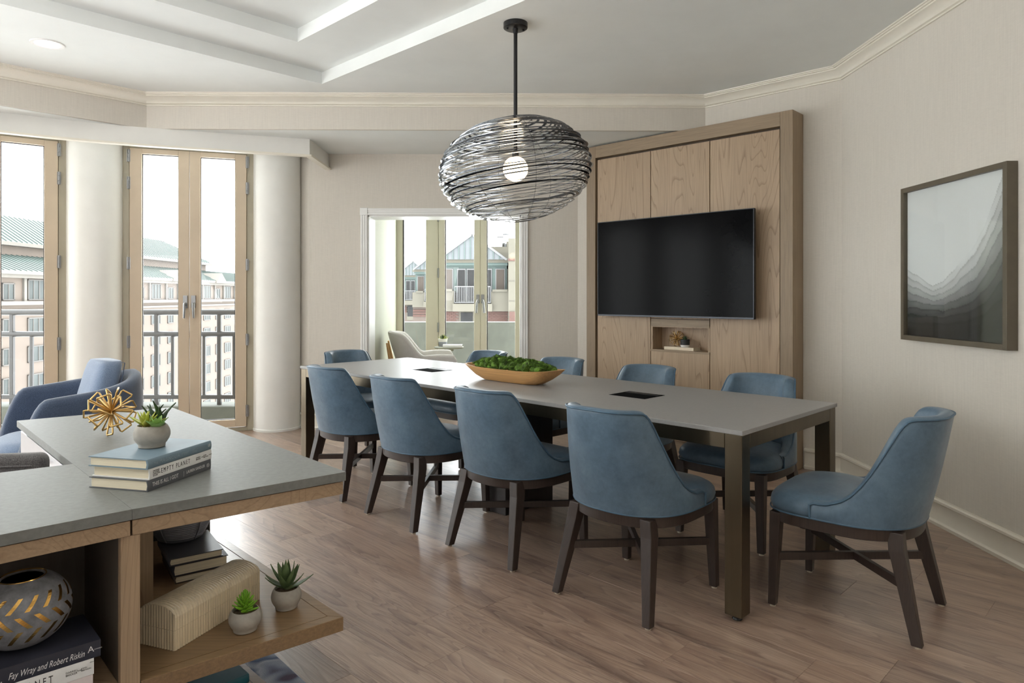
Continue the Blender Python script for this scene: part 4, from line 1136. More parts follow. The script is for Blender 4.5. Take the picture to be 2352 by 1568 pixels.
for i in range(NR):
    f = -0.985+1.95*(i+0.5)/NR
    f = max(-0.985, min(0.985, f+rg.uniform(-0.012, 0.012)))
    r = AX*math.sqrt(1-f*f)*rg.uniform(0.98, 1.02); z = AZ*f
    tx, ty = rg.uniform(-0.018, 0.018), rg.uniform(-0.026, 0.026)
    wid = rg.uniform(0.012, 0.019); roll = rg.uniform(-0.15, 0.15); ph = rg.uniform(0, 6.28)
    ns = 72; ring = []
    for j in range(ns):
        a = 2*PI*j/ns
        wob = 0.005*math.sin(2*a+ph)+0.003*math.sin(5*a+2*ph)
        rr = r+wob
        zz = z+rr*(tx*math.cos(a)+ty*math.sin(a))
        # stay on the ellipsoid where the tilt carries the ring past it
        lim = AX*math.sqrt(max(0.02, 1-min(0.98, (zz/AZ)**2)))
        rr = min(rr, lim*1.03)
        rl = roll+0.15*math.sin(2*a+ph)
        cr, sr = math.cos(rl)*wid/2, math.sin(rl)*wid/2; th = 0.0007
        c, s = math.cos(a), math.sin(a); ring_pts = []
        for (p_, q_) in ((-1, -1), (1, -1), (1, 1), (-1, 1)):
            rad = rr+p_*cr-q_*th*math.sin(rl); h_ = zz-p_*sr+q_*th*math.cos(rl)
            v_ = TILT @ Vector((rad*c, rad*s, h_)); ring_pts.append((v_.x, v_.y, v_.z+zc))
        ring.append(ring_pts)
    MB().loft(ring, True, False, True).build('ribbon_ring', M_RIBBON, pn, 30)
for k in range(8):
    a = 2*PI*(k+0.3)/8; pts = []
    for i in range(25):
        t = -1.35+2.7*i/24
        v_ = TILT @ Vector((AX*0.985*math.cos(t)*math.cos(a), AX*0.985*math.cos(t)*math.sin(a), AZ*math.sin(t)))
        pts.append((v_.x, v_.y, v_.z+zc))
    wr = MB().tube(pts, 0.0008, 5)
    for p in pts[1:-1]: wr.box(p[0]-0.002, p[0]+0.002, p[1]-0.002, p[1]+0.002, p[2]-0.002, p[2]+0.002)
    wr.build('tie_wire', M_BLACK, pn)
top = TILT @ Vector((0, 0, AZ*0.93))
for k in range(4):
    a = PI/4+k*PI/2; v_ = TILT @ Vector((0.16*math.cos(a), 0.16*math.sin(a), AZ*0.93))
    MB().tube([(0, 0, zc+AZ*0.90), (v_.x, v_.y, v_.z+zc)], 0.003, 6).build('spider_arm', M_BLACK, pn, 50)

# recessed downlights: one in view, the rest of the grid around the tray lights the room behind
def downlight(x, y, label, watts):
    o = thing('downlight', label, 'lamp', (x, y, ZC))
    MB().lathe([(0.074, -0.0045), (0.094, -0.006), (0.098, -0.0005), (0.074, -0.0005)], 40, (0, 0, 0), True).build('trim_ring', M_WHITE, o, 40)
    MB().lathe([(0.001, -0.0035), (0.075, -0.0035), (0.075, -0.002), (0.001, -0.002)], 32).build('lens', M_DLENS, o)
    ld = bpy.data.lights.new('downlight_lamp', 'SPOT'); ld.energy = watts; ld.spot_size = math.radians(150); ld.spot_blend = 0.8; ld.shadow_soft_size = 0.07; ld.color = (1.0, 0.9, 0.78)
    lo = bpy.data.objects.new('downlight_lamp', ld); COL.objects.link(lo); lo.parent = o; lo.location = (0, 0, -0.02)
    return o
M_DLENS = glow('downlight_lens', (255, 250, 242), 3.0)
# ------------------------------------------------------------------ desk with open shelves
ZD = 0.75
def W2(px, py, z):
    D = (H-z)*F/(py-680); return Vector(((px-1176)/F*D, D))
dA = Vector((-0.491, 2.019)); dC = Vector((-1.594, 3.195)); dK = Vector((-2.066, 2.848)); dB = Vector((-1.36, 2.114)); dJ = Vector((-0.926, 1.664))
eN = (dA-dJ).normalized()                                     # near edge of the peninsula, towards A
eL = (Vector((-1.114, 1.485))-dJ).normalized()                # near edge of the return, away from J
eI = (W2(0, 1085, ZD)-dB).normalized()                        # inner edge of the return
eU = (dC-dA).normalized()                                     # long direction
dE = dJ+eL*1.3; dG = dB+eI*1.25
dk = thing('storage_desk', 'L-shaped oak desk with grey top and open shelves holding books', 'desk', (dJ.x, dJ.y, 0))
def gap(a, b, m): return a+(b-a).normalized()*m
def dpart(mb, nm, m, parent=None, bevel=0.0, smooth=None): return mb.build(nm, m, parent or dk, smooth, bevel, world=True)
sl = 0.0002
dpart(MB().prism([dA, dC, dK, dB+eN*sl, dJ+eN*sl], 0.724, ZD), 'desk_top', M_DESKTOP, None, 0.0006)
dpart(MB().prism([dJ-eN*sl, dB-eN*sl, dG, dE], 0.724, ZD), 'desk_top', M_DESKTOP, None, 0.0006)
def strip(a, b, t, z0, z1):
    """board along a->b, thickness t to the left of travel"""
    d = (b-a).normalized(); n = Vector((-d.y, d.x)); return MB().prism([a, b, b+n*t, a+n*t], z0, z1)
# apron rails below the top
ai = 0.006
nJA = Vector((-eN.y, eN.x))
dpart(strip(dJ+eN*0.002+nJA*ai, dA+nJA*ai-eN*ai, 0.04, 0.684, 0.721), 'apron', M_DESKOAK, None, 0.0012)
nAC = Vector((-eU.y, eU.x))
dpart(strip(dA+nAC*ai+eU*0.045, dC+nAC*ai-eU*0.01, 0.035, 0.684, 0.721), 'apron', M_DESKOAK, None, 0.0012)
dpart(strip(dJ+eL*1.3+Vector((eL.y, -eL.x))*ai, dJ-eN*0.002+Vector((eL.y, -eL.x))*ai, 0.04, 0.684, 0.721), 'apron', M_DESKOAK, None, 0.0012)
eB = (dB-dJ).normalized()                                      # into the unit
# upright end panel of the left unit
up0 = W2(277, 1233, 0.684); up1 = W2(322, 1226, 0.684)
wv = (up1-up0); wd_ = wv.normalized()
dpart(MB().prism([up0, up1, up1+eB*0.022, up0+eB*0.022], 0.0125, 0.6835), 'end_panel_edge', M_DESKOAKZ, None, 0.001)
dpart(MB().prism([up0+eB*0.0222, up1+eB*0.0222, up1+eB*0.37, up0+eB*0.37], 0.0125, 0.6835), 'end_panel', M_CUBBY)
lN = Vector((eL.y, -eL.x))                                    # into the unit from the near edge of the return
bk = up0+eB*0.36
dpart(MB().prism([bk, bk+eL*1.2, bk+eL*1.2+eB*0.015, bk+eB*0.015], 0.0125, 0.6835), 'back_panel', M_CUBBY)
ZF = 0.322
dpart(MB().prism([up0+eB*0.002, up0+eL*1.2+eB*0.002, bk+eL*1.2, bk], ZF-0.04, ZF), 'shelf', M_DESKOAK, None, 0.001)
dpart(MB().prism([up0+eB*0.01, up0+eL*1.2+eB*0.01, bk+eL*1.2, bk], 0.06, 0.09), 'shelf', M_DESKOAK)
dpart(MB().prism([up0+eL*0.62+eB*0.002, up0+eL*0.66+eB*0.002, bk+eL*0.66, bk+eL*0.62], 0.0125, 0.6835), 'end_panel', M_DESKOAKZ)
# cantilever shelf below the peninsula: edge band and inset panel with a shadow line
sA = W2(789, 1416, ZF); sC = W2(493, 1221, ZF); eS = (sC-sA).normalized()
sF = sA-eN*0.0+(up1-dJ)*0.0; sJ = sA-eN*((sA-up1).dot(eN)-0.002)
sC = sA+eS*1.45; sK = sC-eN*0.52
nS_ = Vector((-eN.y, eN.x))
def q(a, b, c): return a
bw_ = 0.034
o_ = [sJ, sA, sC, sC-eN*((sA-sJ).length)]
inn = [sJ+nS_*bw_, sA-eN*bw_*1.02+nS_*bw_, sC-eN*bw_*1.02-eS*bw_, sC-eN*((sA-sJ).length)-eS*bw_]
for i in range(3):
    a, b, c, d = o_[i], o_[i+1], inn[i+1], inn[i]
    dpart(MB().prism([a, b, c, d], ZF-0.041, ZF), 'shelf_edge_band', M_SHELF, None, 0.0015)
g2 = 0.0016
inn2 = [inn[0]+nS_*g2, inn[1]-eN*g2+nS_*g2, inn[2]-eN*g2-eS*g2, inn[3]-eS*g2]
dpart(MB().prism(inn2, ZF-0.04, ZF-0.0003), 'shelf_panel', M_SHELF)
# support panel between shelf and top, and the thin steel upright at the far end
s0 = W2(352, 1385, ZF); 
dpart(MB().prism([s0-eN*0.16, s0, s0+eS*0.035, s0-eN*0.16+eS*0.035], ZF+0.0003, 0.7235), 'support_panel', M_DESKOAKZ)
s1 = W2(489, 1221, ZF)
dpart(MB().prism([s1-eN*0.4+eS*0.03, s1+eS*0.03, s1+eS*0.036, s1-eN*0.4+eS*0.036], ZF+0.0003, 0.7235), 'support_panel', M_BLACK)
# lower shelf, set back, on a plinth
lA = W2(613, 1568, 0.1); eT = (W2(568, 1528, 0.1)-lA).normalized()
lA = lA-eT*0.30
lo = [lA-eN*0.7, lA, lA+eT*1.5, lA+eT*1.5-eN*0.7]
dpart(MB().prism(lo, 0.068, 0.1), 'lower_shelf', M_SHELF, None, 0.0012)
li = [lA-eN*0.7, lA-eN*0.03, lA+eT*1.47-eN*0.03, lA+eT*1.47-eN*0.7]
dpart(strip(lA-eN*0.03+eT*0.01, lA-eN*0.03+eT*1.4, 0.0016, 0.0999, 0.1003), 'inlay_line', M_REVEAL)
dpart(MB().prism([p-eN*0.06 for p in (lA-eN*0.6, lA, lA+eT*1.4, lA+eT*1.4-eN*0.6)], 0.014, 0.0679), 'plinth', M_DESKOAK)
# drawer pedestal under the inner edge
eK = (dK-dB).normalized(); nK = Vector((eK.y, -eK.x))           # into the pedestal
p0 = dB+eK*0.02+nK*0.012; p1 = dK-eK*0.012+nK*0.012
dpart(MB().prism([p0+nK*0.02, p1+nK*0.02, p1+nK*0.10, p0+nK*0.10], 0.05, 0.7235), 'pedestal', M_CUBBY)
dpart(MB().prism([p0+nK*0.1005, p1+nK*0.1005, p1+nK*0.118, p0+nK*0.118], 0.05, 0.7235), 'back_panel', M_CUBBY)
for k, (z0, z1) in enumerate(((0.06, 0.37), (0.375, 0.535), (0.54, 0.706))):
    df = dpart(MB().prism([p0, p1, p1+nK*0.0195, p0+nK*0.0195], z0, z1), 'drawer', M_LACQ, None, 0.0015)
    c = (p0+p1)/2-nK*0.012
    dpart(MB().bar((c.x-eK.x*0.08, c.y-eK.y*0.08, z1-0.03), (c.x+eK.x*0.08, c.y+eK.y*0.08, z1-0.03), (0.008, 0.008), (0.008, 0.008)).box(c.x-0.004, c.x+0.004, c.y-0.004, c.y+0.016, z1-0.034, z1-0.026), 'drawer_pull', M_STEEL, df)

# books on the desk
C_BLUE = hexmat('dusty_blue_cloth', (116, 137, 150)); C_WHITE = hexmat('white_jacket', (236, 236, 234), 0.4); C_GREY = hexmat('slate_jacket', (92, 94, 98), 0.4)
bp0 = Vector((-0.963, 1.808)); bd = Vector((0.060, 0.247)).normalized(); bl_ = 0.252
z = ZD+0.0004
book('slate grey book at the bottom of the stack on the grey desk', bp0, bd, bl_, 0.19, 0.0295, z, C_GREY, None,
     [('THIS IS ALL I GOT', 0.016, 0.5, 0.0155, M_INKW, dict(xs=0.80)), ('|', 0.135, 0.5, 0.017, M_INKW, dict(xs=0.5)), ('LAUREN SANDLER', 0.146, 0.52, 0.0118, M_INKW, dict(xs=0.80)), ('(||)', 0.232, 0.5, 0.012, M_INKW, dict(xs=0.9))], round_=0.2)
z += 0.0299
book('white book in the middle of the stack on the grey desk', bp0+bd*0.006, bd, bl_-0.004, 0.187, 0.0285, z, C_WHITE, None,
     [('EMPTY PLANET', 0.042, 0.5, 0.0185, M_INKB, dict(xs=0.62, space=1.55)), ('THE SHOCK\nOF GLOBAL\nPOPULATION\nDECLINE', 0.012, 0.5, 0.0044, M_INKB, dict()), ('DARRELL\nBRICKER', 0.180, 0.5, 0.005, M_INKB, dict()), ('AND', 0.2035, 0.5, 0.0036, M_INKB, dict()), ('JOHN\nIBBITSON', 0.212, 0.5, 0.005, M_INKB, dict()), ('CROWN', 0.236, 0.5, 0.0034, M_INKB, dict())], round_=0.2)
z += 0.0289
book('dusty blue cloth book on top of the stack on the grey desk', bp0-bd*0.002, bd, bl_, 0.19, 0.0265, z, C_BLUE, None,
     [('THE', 0.020, 0.45, 0.0085, M_INKG, dict()), ('MAGNOLIA', 0.040, 0.5, 0.0135, M_INKG, dict(space=1.15)), ('STORY', 0.124, 0.5, 0.0085, M_INKG, dict(space=1.1)), ('CHIP AND JOANNA\nGAINES', 0.168, 0.5, 0.0058, M_INKG, dict()), ('LE', 0.236, 0.55, 0.011, M_INKW, dict())], round_=0.9)
ztop = z+0.0268
# succulents in a round grey pot on the books
pc = Vector((-1.037, 1.966))
sp = thing('potted_succulents', 'round grey pot of mixed succulents standing on the stacked books', 'plant', (pc.x, pc.y, ztop))
pr, sr = round_pot(0.0485, 0.062, 0.004)
pot(sp, pr, sr, 0.056)
gr = MB(); rg = random.Random(4)
for i in range(60):
    a = rg.uniform(0, 6.28); r = 0.036*math.sqrt(rg.random()); s = rg.uniform(0.002, 0.004)
    gr.add([(r*math.cos(a)+v.x*s, r*math.sin(a)+v.y*s, 0.058+v.z*s) for v in iv[:12]], [f for f in jf if max(f) < 12] or [(0, 1, 2)])
bmi = bmesh.new(); bmesh.ops.create_icosphere(bmi, subdivisions=1, radius=1.0); iv1 = [v.co.copy() for v in bmi.verts]; jf1 = [tuple(v.index for v in f.verts) for f in bmi.faces]; bmi.free()
gr = MB()
for i in range(70):
    a = rg.uniform(0, 6.28); r = 0.037*math.sqrt(rg.random()); s = rg.uniform(0.002, 0.0042)
    gr.add([(r*math.cos(a)+v.x*s, r*math.sin(a)+v.y*s, 0.058+v.z*s*0.8) for v in iv1], jf1)
g_ = gr.build('pebble', mat('grit_pebbles', (164, 134, 92), 0.6, var=0.4, scale=160), sp, 50); g_['kind'] = 'stuff'
ly = leaf_mesh(leaf(0.058, 0.018, 0.008, 0.12, 0.8, cup=0.35), M_YSUCC)
lb = leaf_mesh(leaf(0.060, 0.019, 0.010, -0.15, 0.45, cup=0.1), M_DKSUCC)
lp = leaf_mesh(leaf(0.048, 0.040, 0.005, 0.10, 0.5, cup=0.5), M_PALESUCC)
for i in range(15):                                            # spiky rosette towards the far left of the pot
    put_leaf(ly, sp, (-0.014, -0.008, 0.06), i*2.4+0.4, 0.25+0.075*i, 0.95-0.015*i)
for k, (bx_, by_, n) in enumerate(((-0.012, 0.022, 4), (0.016, 0.016, 6))):
    for i in range(n):
        put_leaf(lb, sp, (bx_, by_, 0.06+0.004*i), i*1.9+k+0.3, 1.0+0.1*(i % 3), 0.95+0.1*(i % 2))
    MB().tube([(bx_, by_, 0.055), (bx_, by_, 0.08)], 0.004, 8).build('stem', M_DKSUCC, sp, 50)
for i in range(9):
    put_leaf(lp, sp, (0.022, -0.016, 0.058), i*2.4-0.6, 0.35+0.1*i, 0.95-0.03*i)
# gold starburst
sbp = W2(256, 1000, ZD)
starburst('starburst_ornament', 'large gold wire starburst on the grey desk behind the potted succulents', (sbp.x, sbp.y, ZD+0.0005), 0.088, 0.0032, 24, 9)

# ------------------------------------------------------------------ things on the peninsula shelf
ZFt = ZF+0.0004
# bone box with a vaulted lid
b0 = Vector((-0.900, 1.822)); bdv = Vector((0.333, 0.943)).normalized(); LB, WB = 0.333, 0.122
bx = thing('bone_box', 'ribbed cream bone box with vaulted lid on the lower desk shelf', 'box', (b0.x, b0.y, ZFt), math.atan2(bdv.y, bdv.x))
def ribbed(L_, W_, z0, z1, pitch=0.0092, amp=0.0022):
    """box wall outline with half-round ribs all round, extruded"""
    pts = []
    def side(p, d, n_, ln):
        k = max(1, round(ln/pitch)); st = ln/k
        for i in range(k):
            for j in range(4):
                t = (i+j/4)*st; h = amp*abs(math.sin(PI*(j/4)))
                pts.append((p[0]+d[0]*t+n_[0]*h, p[1]+d[1]*t+n_[1]*h))
    side((0, 0), (1, 0), (0, -1), L_); side((L_, 0), (0, 1), (1, 0), W_); side((L_, W_), (-1, 0), (0, 1), L_); side((0, W_), (0, -1), (-1, 0), W_)
    return MB().prism(pts, z0, z1)
ribbed(LB, WB, 0.0, 0.053).build('box_body', M_BONE, bx, 18)
lid = MB()
kk = round(LB/0.0092); st = LB/kk; rings = []
for i in range(kk*4+1):
    x = i*st/4; h = 0.0022*abs(math.sin(PI*(i % 4)/4))
    ring = [(x, -h, 0.0536), (x, -h, 0.0875)]
    for j in range(1, 16):
        a = PI*j/16; y = WB/2-math.cos(a)*(WB/2); ring.append((x, y, 0.0875+math.sin(a)*(0.027)+h))
    ring += [(x, WB+h, 0.0875), (x, WB+h, 0.0536)]
    rings.append(ring)
lid.loft(rings).build('lid', M_BONE, bx, 18)
# front ribs of the lid end
er = MB()
k = round(WB/0.0092); st2 = WB/k
for i in range(k):
    y = (i+0.5)*st2; zt_ = 0.0875+0.027*math.sqrt(max(0, 1-((y-WB/2)/(WB/2))**2))
    er.add([(-0.0017, y, 0.0536), (0.0005, y-st2/2, 0.0536), (0.0005, y+st2/2, 0.0536), (-0.0017, y, zt_-0.001), (0.0005, y-st2/2, zt_-0.001), (0.0005, y+st2/2, zt_-0.001)], [(0, 3, 4, 1), (0, 2, 5, 3), (3, 5, 4)])
er.build('lid_rib', M_BONE, bx)
# two small pots
gp_ = W2(560, 1450, ZF)
g1 = thing('potted_succulent', 'bright green fleshy succulent in a small grey pot beside the bone box', 'plant', (gp_.x, gp_.y+0.01, ZFt))
pr, sr = round_pot(0.045, 0.058, 0.004); pot(g1, pr, sr, 0.051)
ls = leaf_mesh(leaf(0.036, 0.016, 0.013, 0.25, 0.38, cup=0.0), M_SUCC)
for i in range(46):
    f = i/45
    put_leaf(ls, g1, (0, 0, 0.056+0.034*f), i*2.39996, -0.05+1.4*f**0.9, 1.05-0.35*f)
MB().tube([(0, 0, 0.05), (0, 0, 0.098)], [0.012, 0.006], 10).build('stem', M_SUCC, g1, 50)
al = W2(655, 1398, ZF)
g2_ = thing('potted_aloe', 'dark green spiky aloe in a small grey pot at the shelf corner', 'plant', (al.x, al.y+0.01, ZFt))
pr, sr = round_pot(0.0445, 0.06, 0.004); pot(g2_, pr, sr, 0.053)
la = leaf_mesh(leaf(0.082, 0.023, 0.007, 0.26, 0.8, 9, cup=0.45), M_ALOE)
for i in range(17):
    f = i/16
    put_leaf(la, g2_, (0.004*math.cos(i*2.4), 0.004*math.sin(i*2.4), 0.056+0.012*f), i*2.39996+0.5, 0.12+1.15*f, 0.98-0.16*(i % 3)*0.5)

# books and ribbed bowl further along the shelf
C_NAVYB = hexmat('ink_navy_cloth', (44, 46, 58), 0.5); C_SLATE2 = hexmat('dark_slate_jacket', (74, 74, 78), 0.4); C_KRAFT = hexmat('brown_kraft_cover', (84, 72, 62), 0.5)
w0 = W2(397, 1343, ZF); wdir = Vector((0.81, 0.585)).normalized(); wback = Vector((-wdir.y, wdir.x))
def edge_book(label, off, W_, T_, z, m, L_=0.235):
    """a book whose head edge faces the near side: the spine runs back from the near corner"""
    p = w0+wdir*off
    # spine starts at the far end so that the pages lie to the left of travel
    return book(label, p+wback*L_, -wback, L_, W_, T_, z, m, None, (), round_=0.4)
zz = ZFt
edge_book('brown covered book at the bottom of the stack under the ribbed bowl', 0.004, 0.17, 0.024, zz, C_KRAFT); zz += 0.0244
edge_book('thick navy book in the middle of the stack under the ribbed bowl', 0.0, 0.172, 0.036, zz, C_NAVYB); zz += 0.0364
edge_book('thin slate book on top of the stack under the ribbed bowl', -0.012, 0.168, 0.024, zz, C_SLATE2); zz += 0.0246
bc2 = Vector((-1.185, 2.44))
rbw = thing('ribbed_vase', 'grey blue round vase with fine rings standing on books under the desk', 'vase', (bc2.x, bc2.y, zz))
pr = [(0.001, 0), (0.062, 0), (0.074, 0.006)]
for i in range(2, 42):
    t = i/42; z_ = 0.006+0.144*t; r = 0.074+0.032*math.sin(min(1, t*1.6)*PI/2)-0.016*max(0, t-0.6)**1.5*2
    pr.append((r+(0.0014 if i % 2 else -0.0006), z_))
pr += [(pr[-1][0]-0.006, 0.152), (0.07, 0.03), (0.001, 0.02)]
M_GREYGLAZE = mat('grey_blue_glaze', (118, 120, 128), 0.3, var=0.08, scale=20)
MB().lathe(pr, 64).build('vase_body', M_GREYGLAZE, rbw, 40)
for k in range(5):
    a = k*2*PI/5-1.75
    MB().tube([((0.075+0.033*math.sin(min(1, (i/10)*1.6)*PI/2))*math.cos(a), (0.075+0.033*math.sin(min(1, (i/10)*1.6)*PI/2))*math.sin(a), 0.006+0.125*i/10) for i in range(11)], 0.002, 6).build('rib', M_GREYGLAZE, rbw, 50)

# cubby of the return: vase on books
C_MIDN = hexmat('midnight_jacket', (48, 49, 60), 0.42); C_PINKW = hexmat('blush_white_jacket', (226, 214, 212), 0.45)
zt3 = 0.454
qd = -eL; lB = 0.245
rc = Vector((-0.980, 1.62))                                   # near right-hand corner of the spines
def cub(label, sh, T_, z, m, spine, L_=lB, dx=0.0):
    p = rc+eL*(L_+sh)-Vector((eL.y, -eL.x))*dx; return book(label, p, -eL, L_, 0.18, T_, z, m, None, spine, round_=0.15)
z = ZFt
cub('blush white book at the bottom of the stack in the desk cubby', 0.012, 0.0535, z, C_PINKW, [('. MODERN', 0.196, 0.5, 0.008, M_INKG, dict())]); z += 0.0539
cub('white lettered book in the middle of the stack in the desk cubby', 0.010, 0.0375, z, C_WHITE, [('EMPTY PLANET', 0.020, 0.5, 0.0235, M_INKB, dict(xs=0.62, space=1.55)), ('DARRELL\nBRICKER', 0.188, 0.5, 0.006, M_INKB, dict()), ('AND', 0.2115, 0.5, 0.004, M_INKB, dict()), ('JOHN\nIBBITSON', 0.2185, 0.5, 0.0048, M_INKB, dict()), ('CROWN', 0.2365, 0.8, 0.003, M_INKB, dict())]); z += 0.0379
cub('midnight blue book under the chevron vase in the desk cubby', -0.004, 0.039, z, C_MIDN, [('.', 0.052, 0.4, 0.02, M_INKW, dict()), ('Fay Wray and Robert Riskin', 0.066, 0.42, 0.0205, M_INKW, dict(shear=0.35, xs=0.62)), ('A', 0.218, 0.55, 0.02, M_INKW, dict()), ('PANTHEON', 0.2315, 0.5, 0.003, M_INKW, dict())]); z += 0.0393
vc = Vector((-1.156, 1.612))
vs_ = thing('chevron_vase', 'round grey vase with gold chevron slots standing in the desk cubby', 'vase', (vc.x, vc.y, z))
M_VASE = mat('charcoal_stoneware', (120, 121, 126), 0.75, var=0.16, scale=40, bmp=0.15, bscale=140); M_VIN = mat('black_gold_glaze', (40, 34, 28), 0.15, 0.7, var=0.1)
VR, VH = 0.1, 0.152
def vr(t):                                                   # radius at height fraction t
    lo_, hi_ = -0.93, 0.86
    a = lo_+t*(hi_-lo_); return VR*math.sqrt(max(0, 1-a*a))**0.92
prof = [(0.001, 0)]+[(vr(i/24), VH*i/24) for i in range(25)]
MB().lathe(prof+[(vr(1)-0.006, VH+0.003), (vr(1)-0.012, VH-0.002)], 56).build('vase_body', M_VASE, vs_, 50)
MB().lathe([(vr(1)-0.0122, VH-0.002)]+[(vr(t)-0.012, VH*t) for t in (0.9, 0.8, 0.65, 0.5, 0.3, 0.12)]+[(0.001, 0.02)], 40).build('vase_lining', M_VIN, vs_, 50)
MB().tube([((vr(1)-0.007)*math.cos(2*PI*i/40), (vr(1)-0.007)*math.sin(2*PI*i/40), VH+0.003) for i in range(40)], 0.0018, 6, True).build('rim_highlight', M_GOLDLEAF, vs_, 50)  # thin gold ring standing in for the highlight along the rim
rows = ((0.86, 0.68, 1), (0.62, 0.44, -1), (0.40, 0.2, 1))
NV = 17
for r_, (t1, t0, sg) in enumerate(rows):
    for i in range(NV):
        a0 = 2*PI*(i+0.5*(r_ % 2))/NV; n = 6; top_, bot_ = [], []
        mb = MB(); ringA = []
        for j in range(n+1):
            f = j/n; t = t0+(t1-t0)*f; c = a0+sg*0.20*(f-0.5)*1.25; hw = 0.052*(1 if r_ != 1 else 1.1)
            rr = vr(t)+0.0006
            ringA.append([((rr-d)*math.cos(c+s*hw), (rr-d)*math.sin(c+s*hw), VH*t) for s, d in ((-1, 0.004), (-1, 0), (1, 0), (1, 0.004))])
        mb.loft(ringA).build('gold_inlay', M_GOLDLEAF, vs_)
# books on the bottom shelf
lb0 = W2(578, 1558, 0.135)
C_TEAL = hexmat('teal_jacket', (28, 96, 112), 0.35); C_TAN = hexmat('tan_jacket', (176, 132, 92), 0.5)
d_ = (eN*0.9+eU*0.1).normalized()
book('tan book at the bottom of the pair on the lowest desk shelf', lb0-d_*0.30, d_, 0.29, 0.2, 0.022, 0.1005, C_TAN, None, (), round_=0.4)
book('teal and white book on top of the pair on the lowest desk shelf', lb0-d_*0.29+Vector((-d_.y, d_.x))*0.005, d_, 0.285, 0.195, 0.026, 0.123, C_TEAL, None, (), round_=0.6)

# ------------------------------------------------------------------ rug
rg0 = W2(701, 1568, 0.008); rgd = (W2(633, 1505.5, 0.008)-rg0).normalized(); rn = Vector((-rgd.y, rgd.x))
rug = thing('area_rug', 'plush blue grey and mauve patterned rug under the desk', 'rug', (rg0.x, rg0.y, 0), math.atan2(rgd.y, rgd.x))
m_, n, l, bs = nodes('rug_pile')
v = mapped(n, l)
f = noise(n, l, v, 6.5, 2, 0.5, 0.35)
c = ramp(n, l, f, [(0.36, (96, 84, 104)), (0.42, (150, 160, 182)), (0.5, (196, 200, 212)), (0.56, (92, 110, 142)), (0.66, (176, 186, 204))])
h = noise(n, l, v, 420.0, 2, 0.7)
c = mixc(n, l, 0.6, c, ramp(n, l, h, [(0.3, (170, 170, 170)), (0.7, (255, 255, 255))]), 'MULTIPLY')
l.new(c, bs.inputs['Base Color']); bs.inputs['Roughness'].default_value = 1.0; bump(n, l, bs, h, 0.8, 0.006)
MB().box(-1.2, 2.6, 0, 2.6, 0.0006, 0.012).build('rug_pile', m_, rug, None, 0.005)
MB().box(-1.2, 2.6, -0.004, 0.0, 0.0006, 0.006).build('rug_binding', mat('rug_binding', (128, 132, 146), 0.9, var=0.1, scale=60), rug)

# ------------------------------------------------------------------ upholstered chairs on the window side
def extrude_path_chair():
    pass
def tub_chair(loc, facing, label):
    """low tub armchair: a wrapped shell whose rim falls from back to arms; local +y is the front"""
    o = thing('armchair', label, 'armchair', (loc[0], loc[1], 0.0125), math.atan2(facing[1], facing[0])-PI/2)
    R0 = 0.385; arm = 0.33; N = 80; rings = []; Tk = 0.085
    tot = R0*PI+2*arm
    def plan(s, off, lean):
        """s 0..1 along the wrap from one arm front round the back to the other"""
        d = s*tot; R = R0-off+lean
        if d < arm: return (-(R), arm-d)
        if d > tot-arm: return (R, d-(tot-arm))
        a = (d-arm)/R0; return (-R*math.cos(a), -R*math.sin(a)*0.92)
    def rim(s):
        u = abs(s-0.5)*2                                     # 0 back, 1 arm front
        z = 0.748+0.042*math.exp(-(u/0.35)**2)-0.075*u**1.25
        if u > 0.86: z -= 0.25*((u-0.86)/0.14)**2.0
        return z
    for i in range(N+1):
        s = i/N; h = rim(s); ring = []
        zb = 0.2
        for k in range(8):
            f = k/7; z = zb+(h-0.04-zb)*f; ring.append((*plan(s, 0.05*(1-f)**2, 0.012*math.sin(PI*f)), z))
        for (of, dz) in ((0.008, -0.014), (0.028, 0.0), (0.055, 0.0), (0.078, -0.016)): ring.append((*plan(s, of, 0), h+dz))
        for k in range(6):
            f = k/5; z = h-0.045-(h-0.045-0.3)*f; ring.append((*plan(s, Tk+0.02*f, 0), z))
        rings.append(ring)
    MB().loft(rings).build('shell', M_NAVY, o, 60)
    sr = []
    def seatpt(sc, z): return [(sc*(R0-0.07)*math.copysign(abs(math.cos(a))**0.75, math.cos(a)), (0.05+sc*(0.36)*math.copysign(abs(math.sin(a))**0.8, math.sin(a))), z) for a in [2*PI*j/48 for j in range(48)]]
    MB().loft([seatpt(0.97, 0.30), seatpt(1.0, 0.33), seatpt(1.0, 0.39), seatpt(0.96, 0.42), seatpt(0.85, 0.437), seatpt(0.5, 0.445)]).build('seat', M_NAVYL, o, 60)
    MB().loft([seatpt(0.98, 0.18), seatpt(1.0, 0.2), seatpt(1.0, 0.298)]).build('base', M_NAVY, o, 60)
    for sx in (-1, 1):
        for y in (0.26, -0.22): MB().bar((sx*0.22, y, 0.19), (sx*0.26, y*1.15, 0), (0.035, 0.035), (0.022, 0.022)).build('leg', M_DARKWOOD, o, None, 0.003)
    return o
ac = tub_chair((-2.66, 4.16), (-0.72, -0.69), 'blue tweed tub armchair with sloping arms by the french doors')
cu = thing('back_cushion', 'pale blue square cushion leaning in the blue tub armchair', 'cushion', (-2.59, 4.25, 0.459), math.atan2(-0.69, -0.72)-PI/2)
cr = []
for k, (z, s) in enumerate(((0.0, 0.86), (0.015, 0.96), (0.08, 1.0), (0.2, 1.0), (0.33, 0.97), (0.385, 0.92), (0.41, 0.82))):
    ring = []
    for j in range(32):
        a = 2*PI*j/32; e = 5
        x = 0.21*s*math.copysign(abs(math.cos(a))**(2/e), math.cos(a)); y = 0.075*s*math.copysign(abs(math.sin(a))**(2/3), math.sin(a))
        ring.append((x, y-0.25*z+0.05, z))
    cr.append(ring)
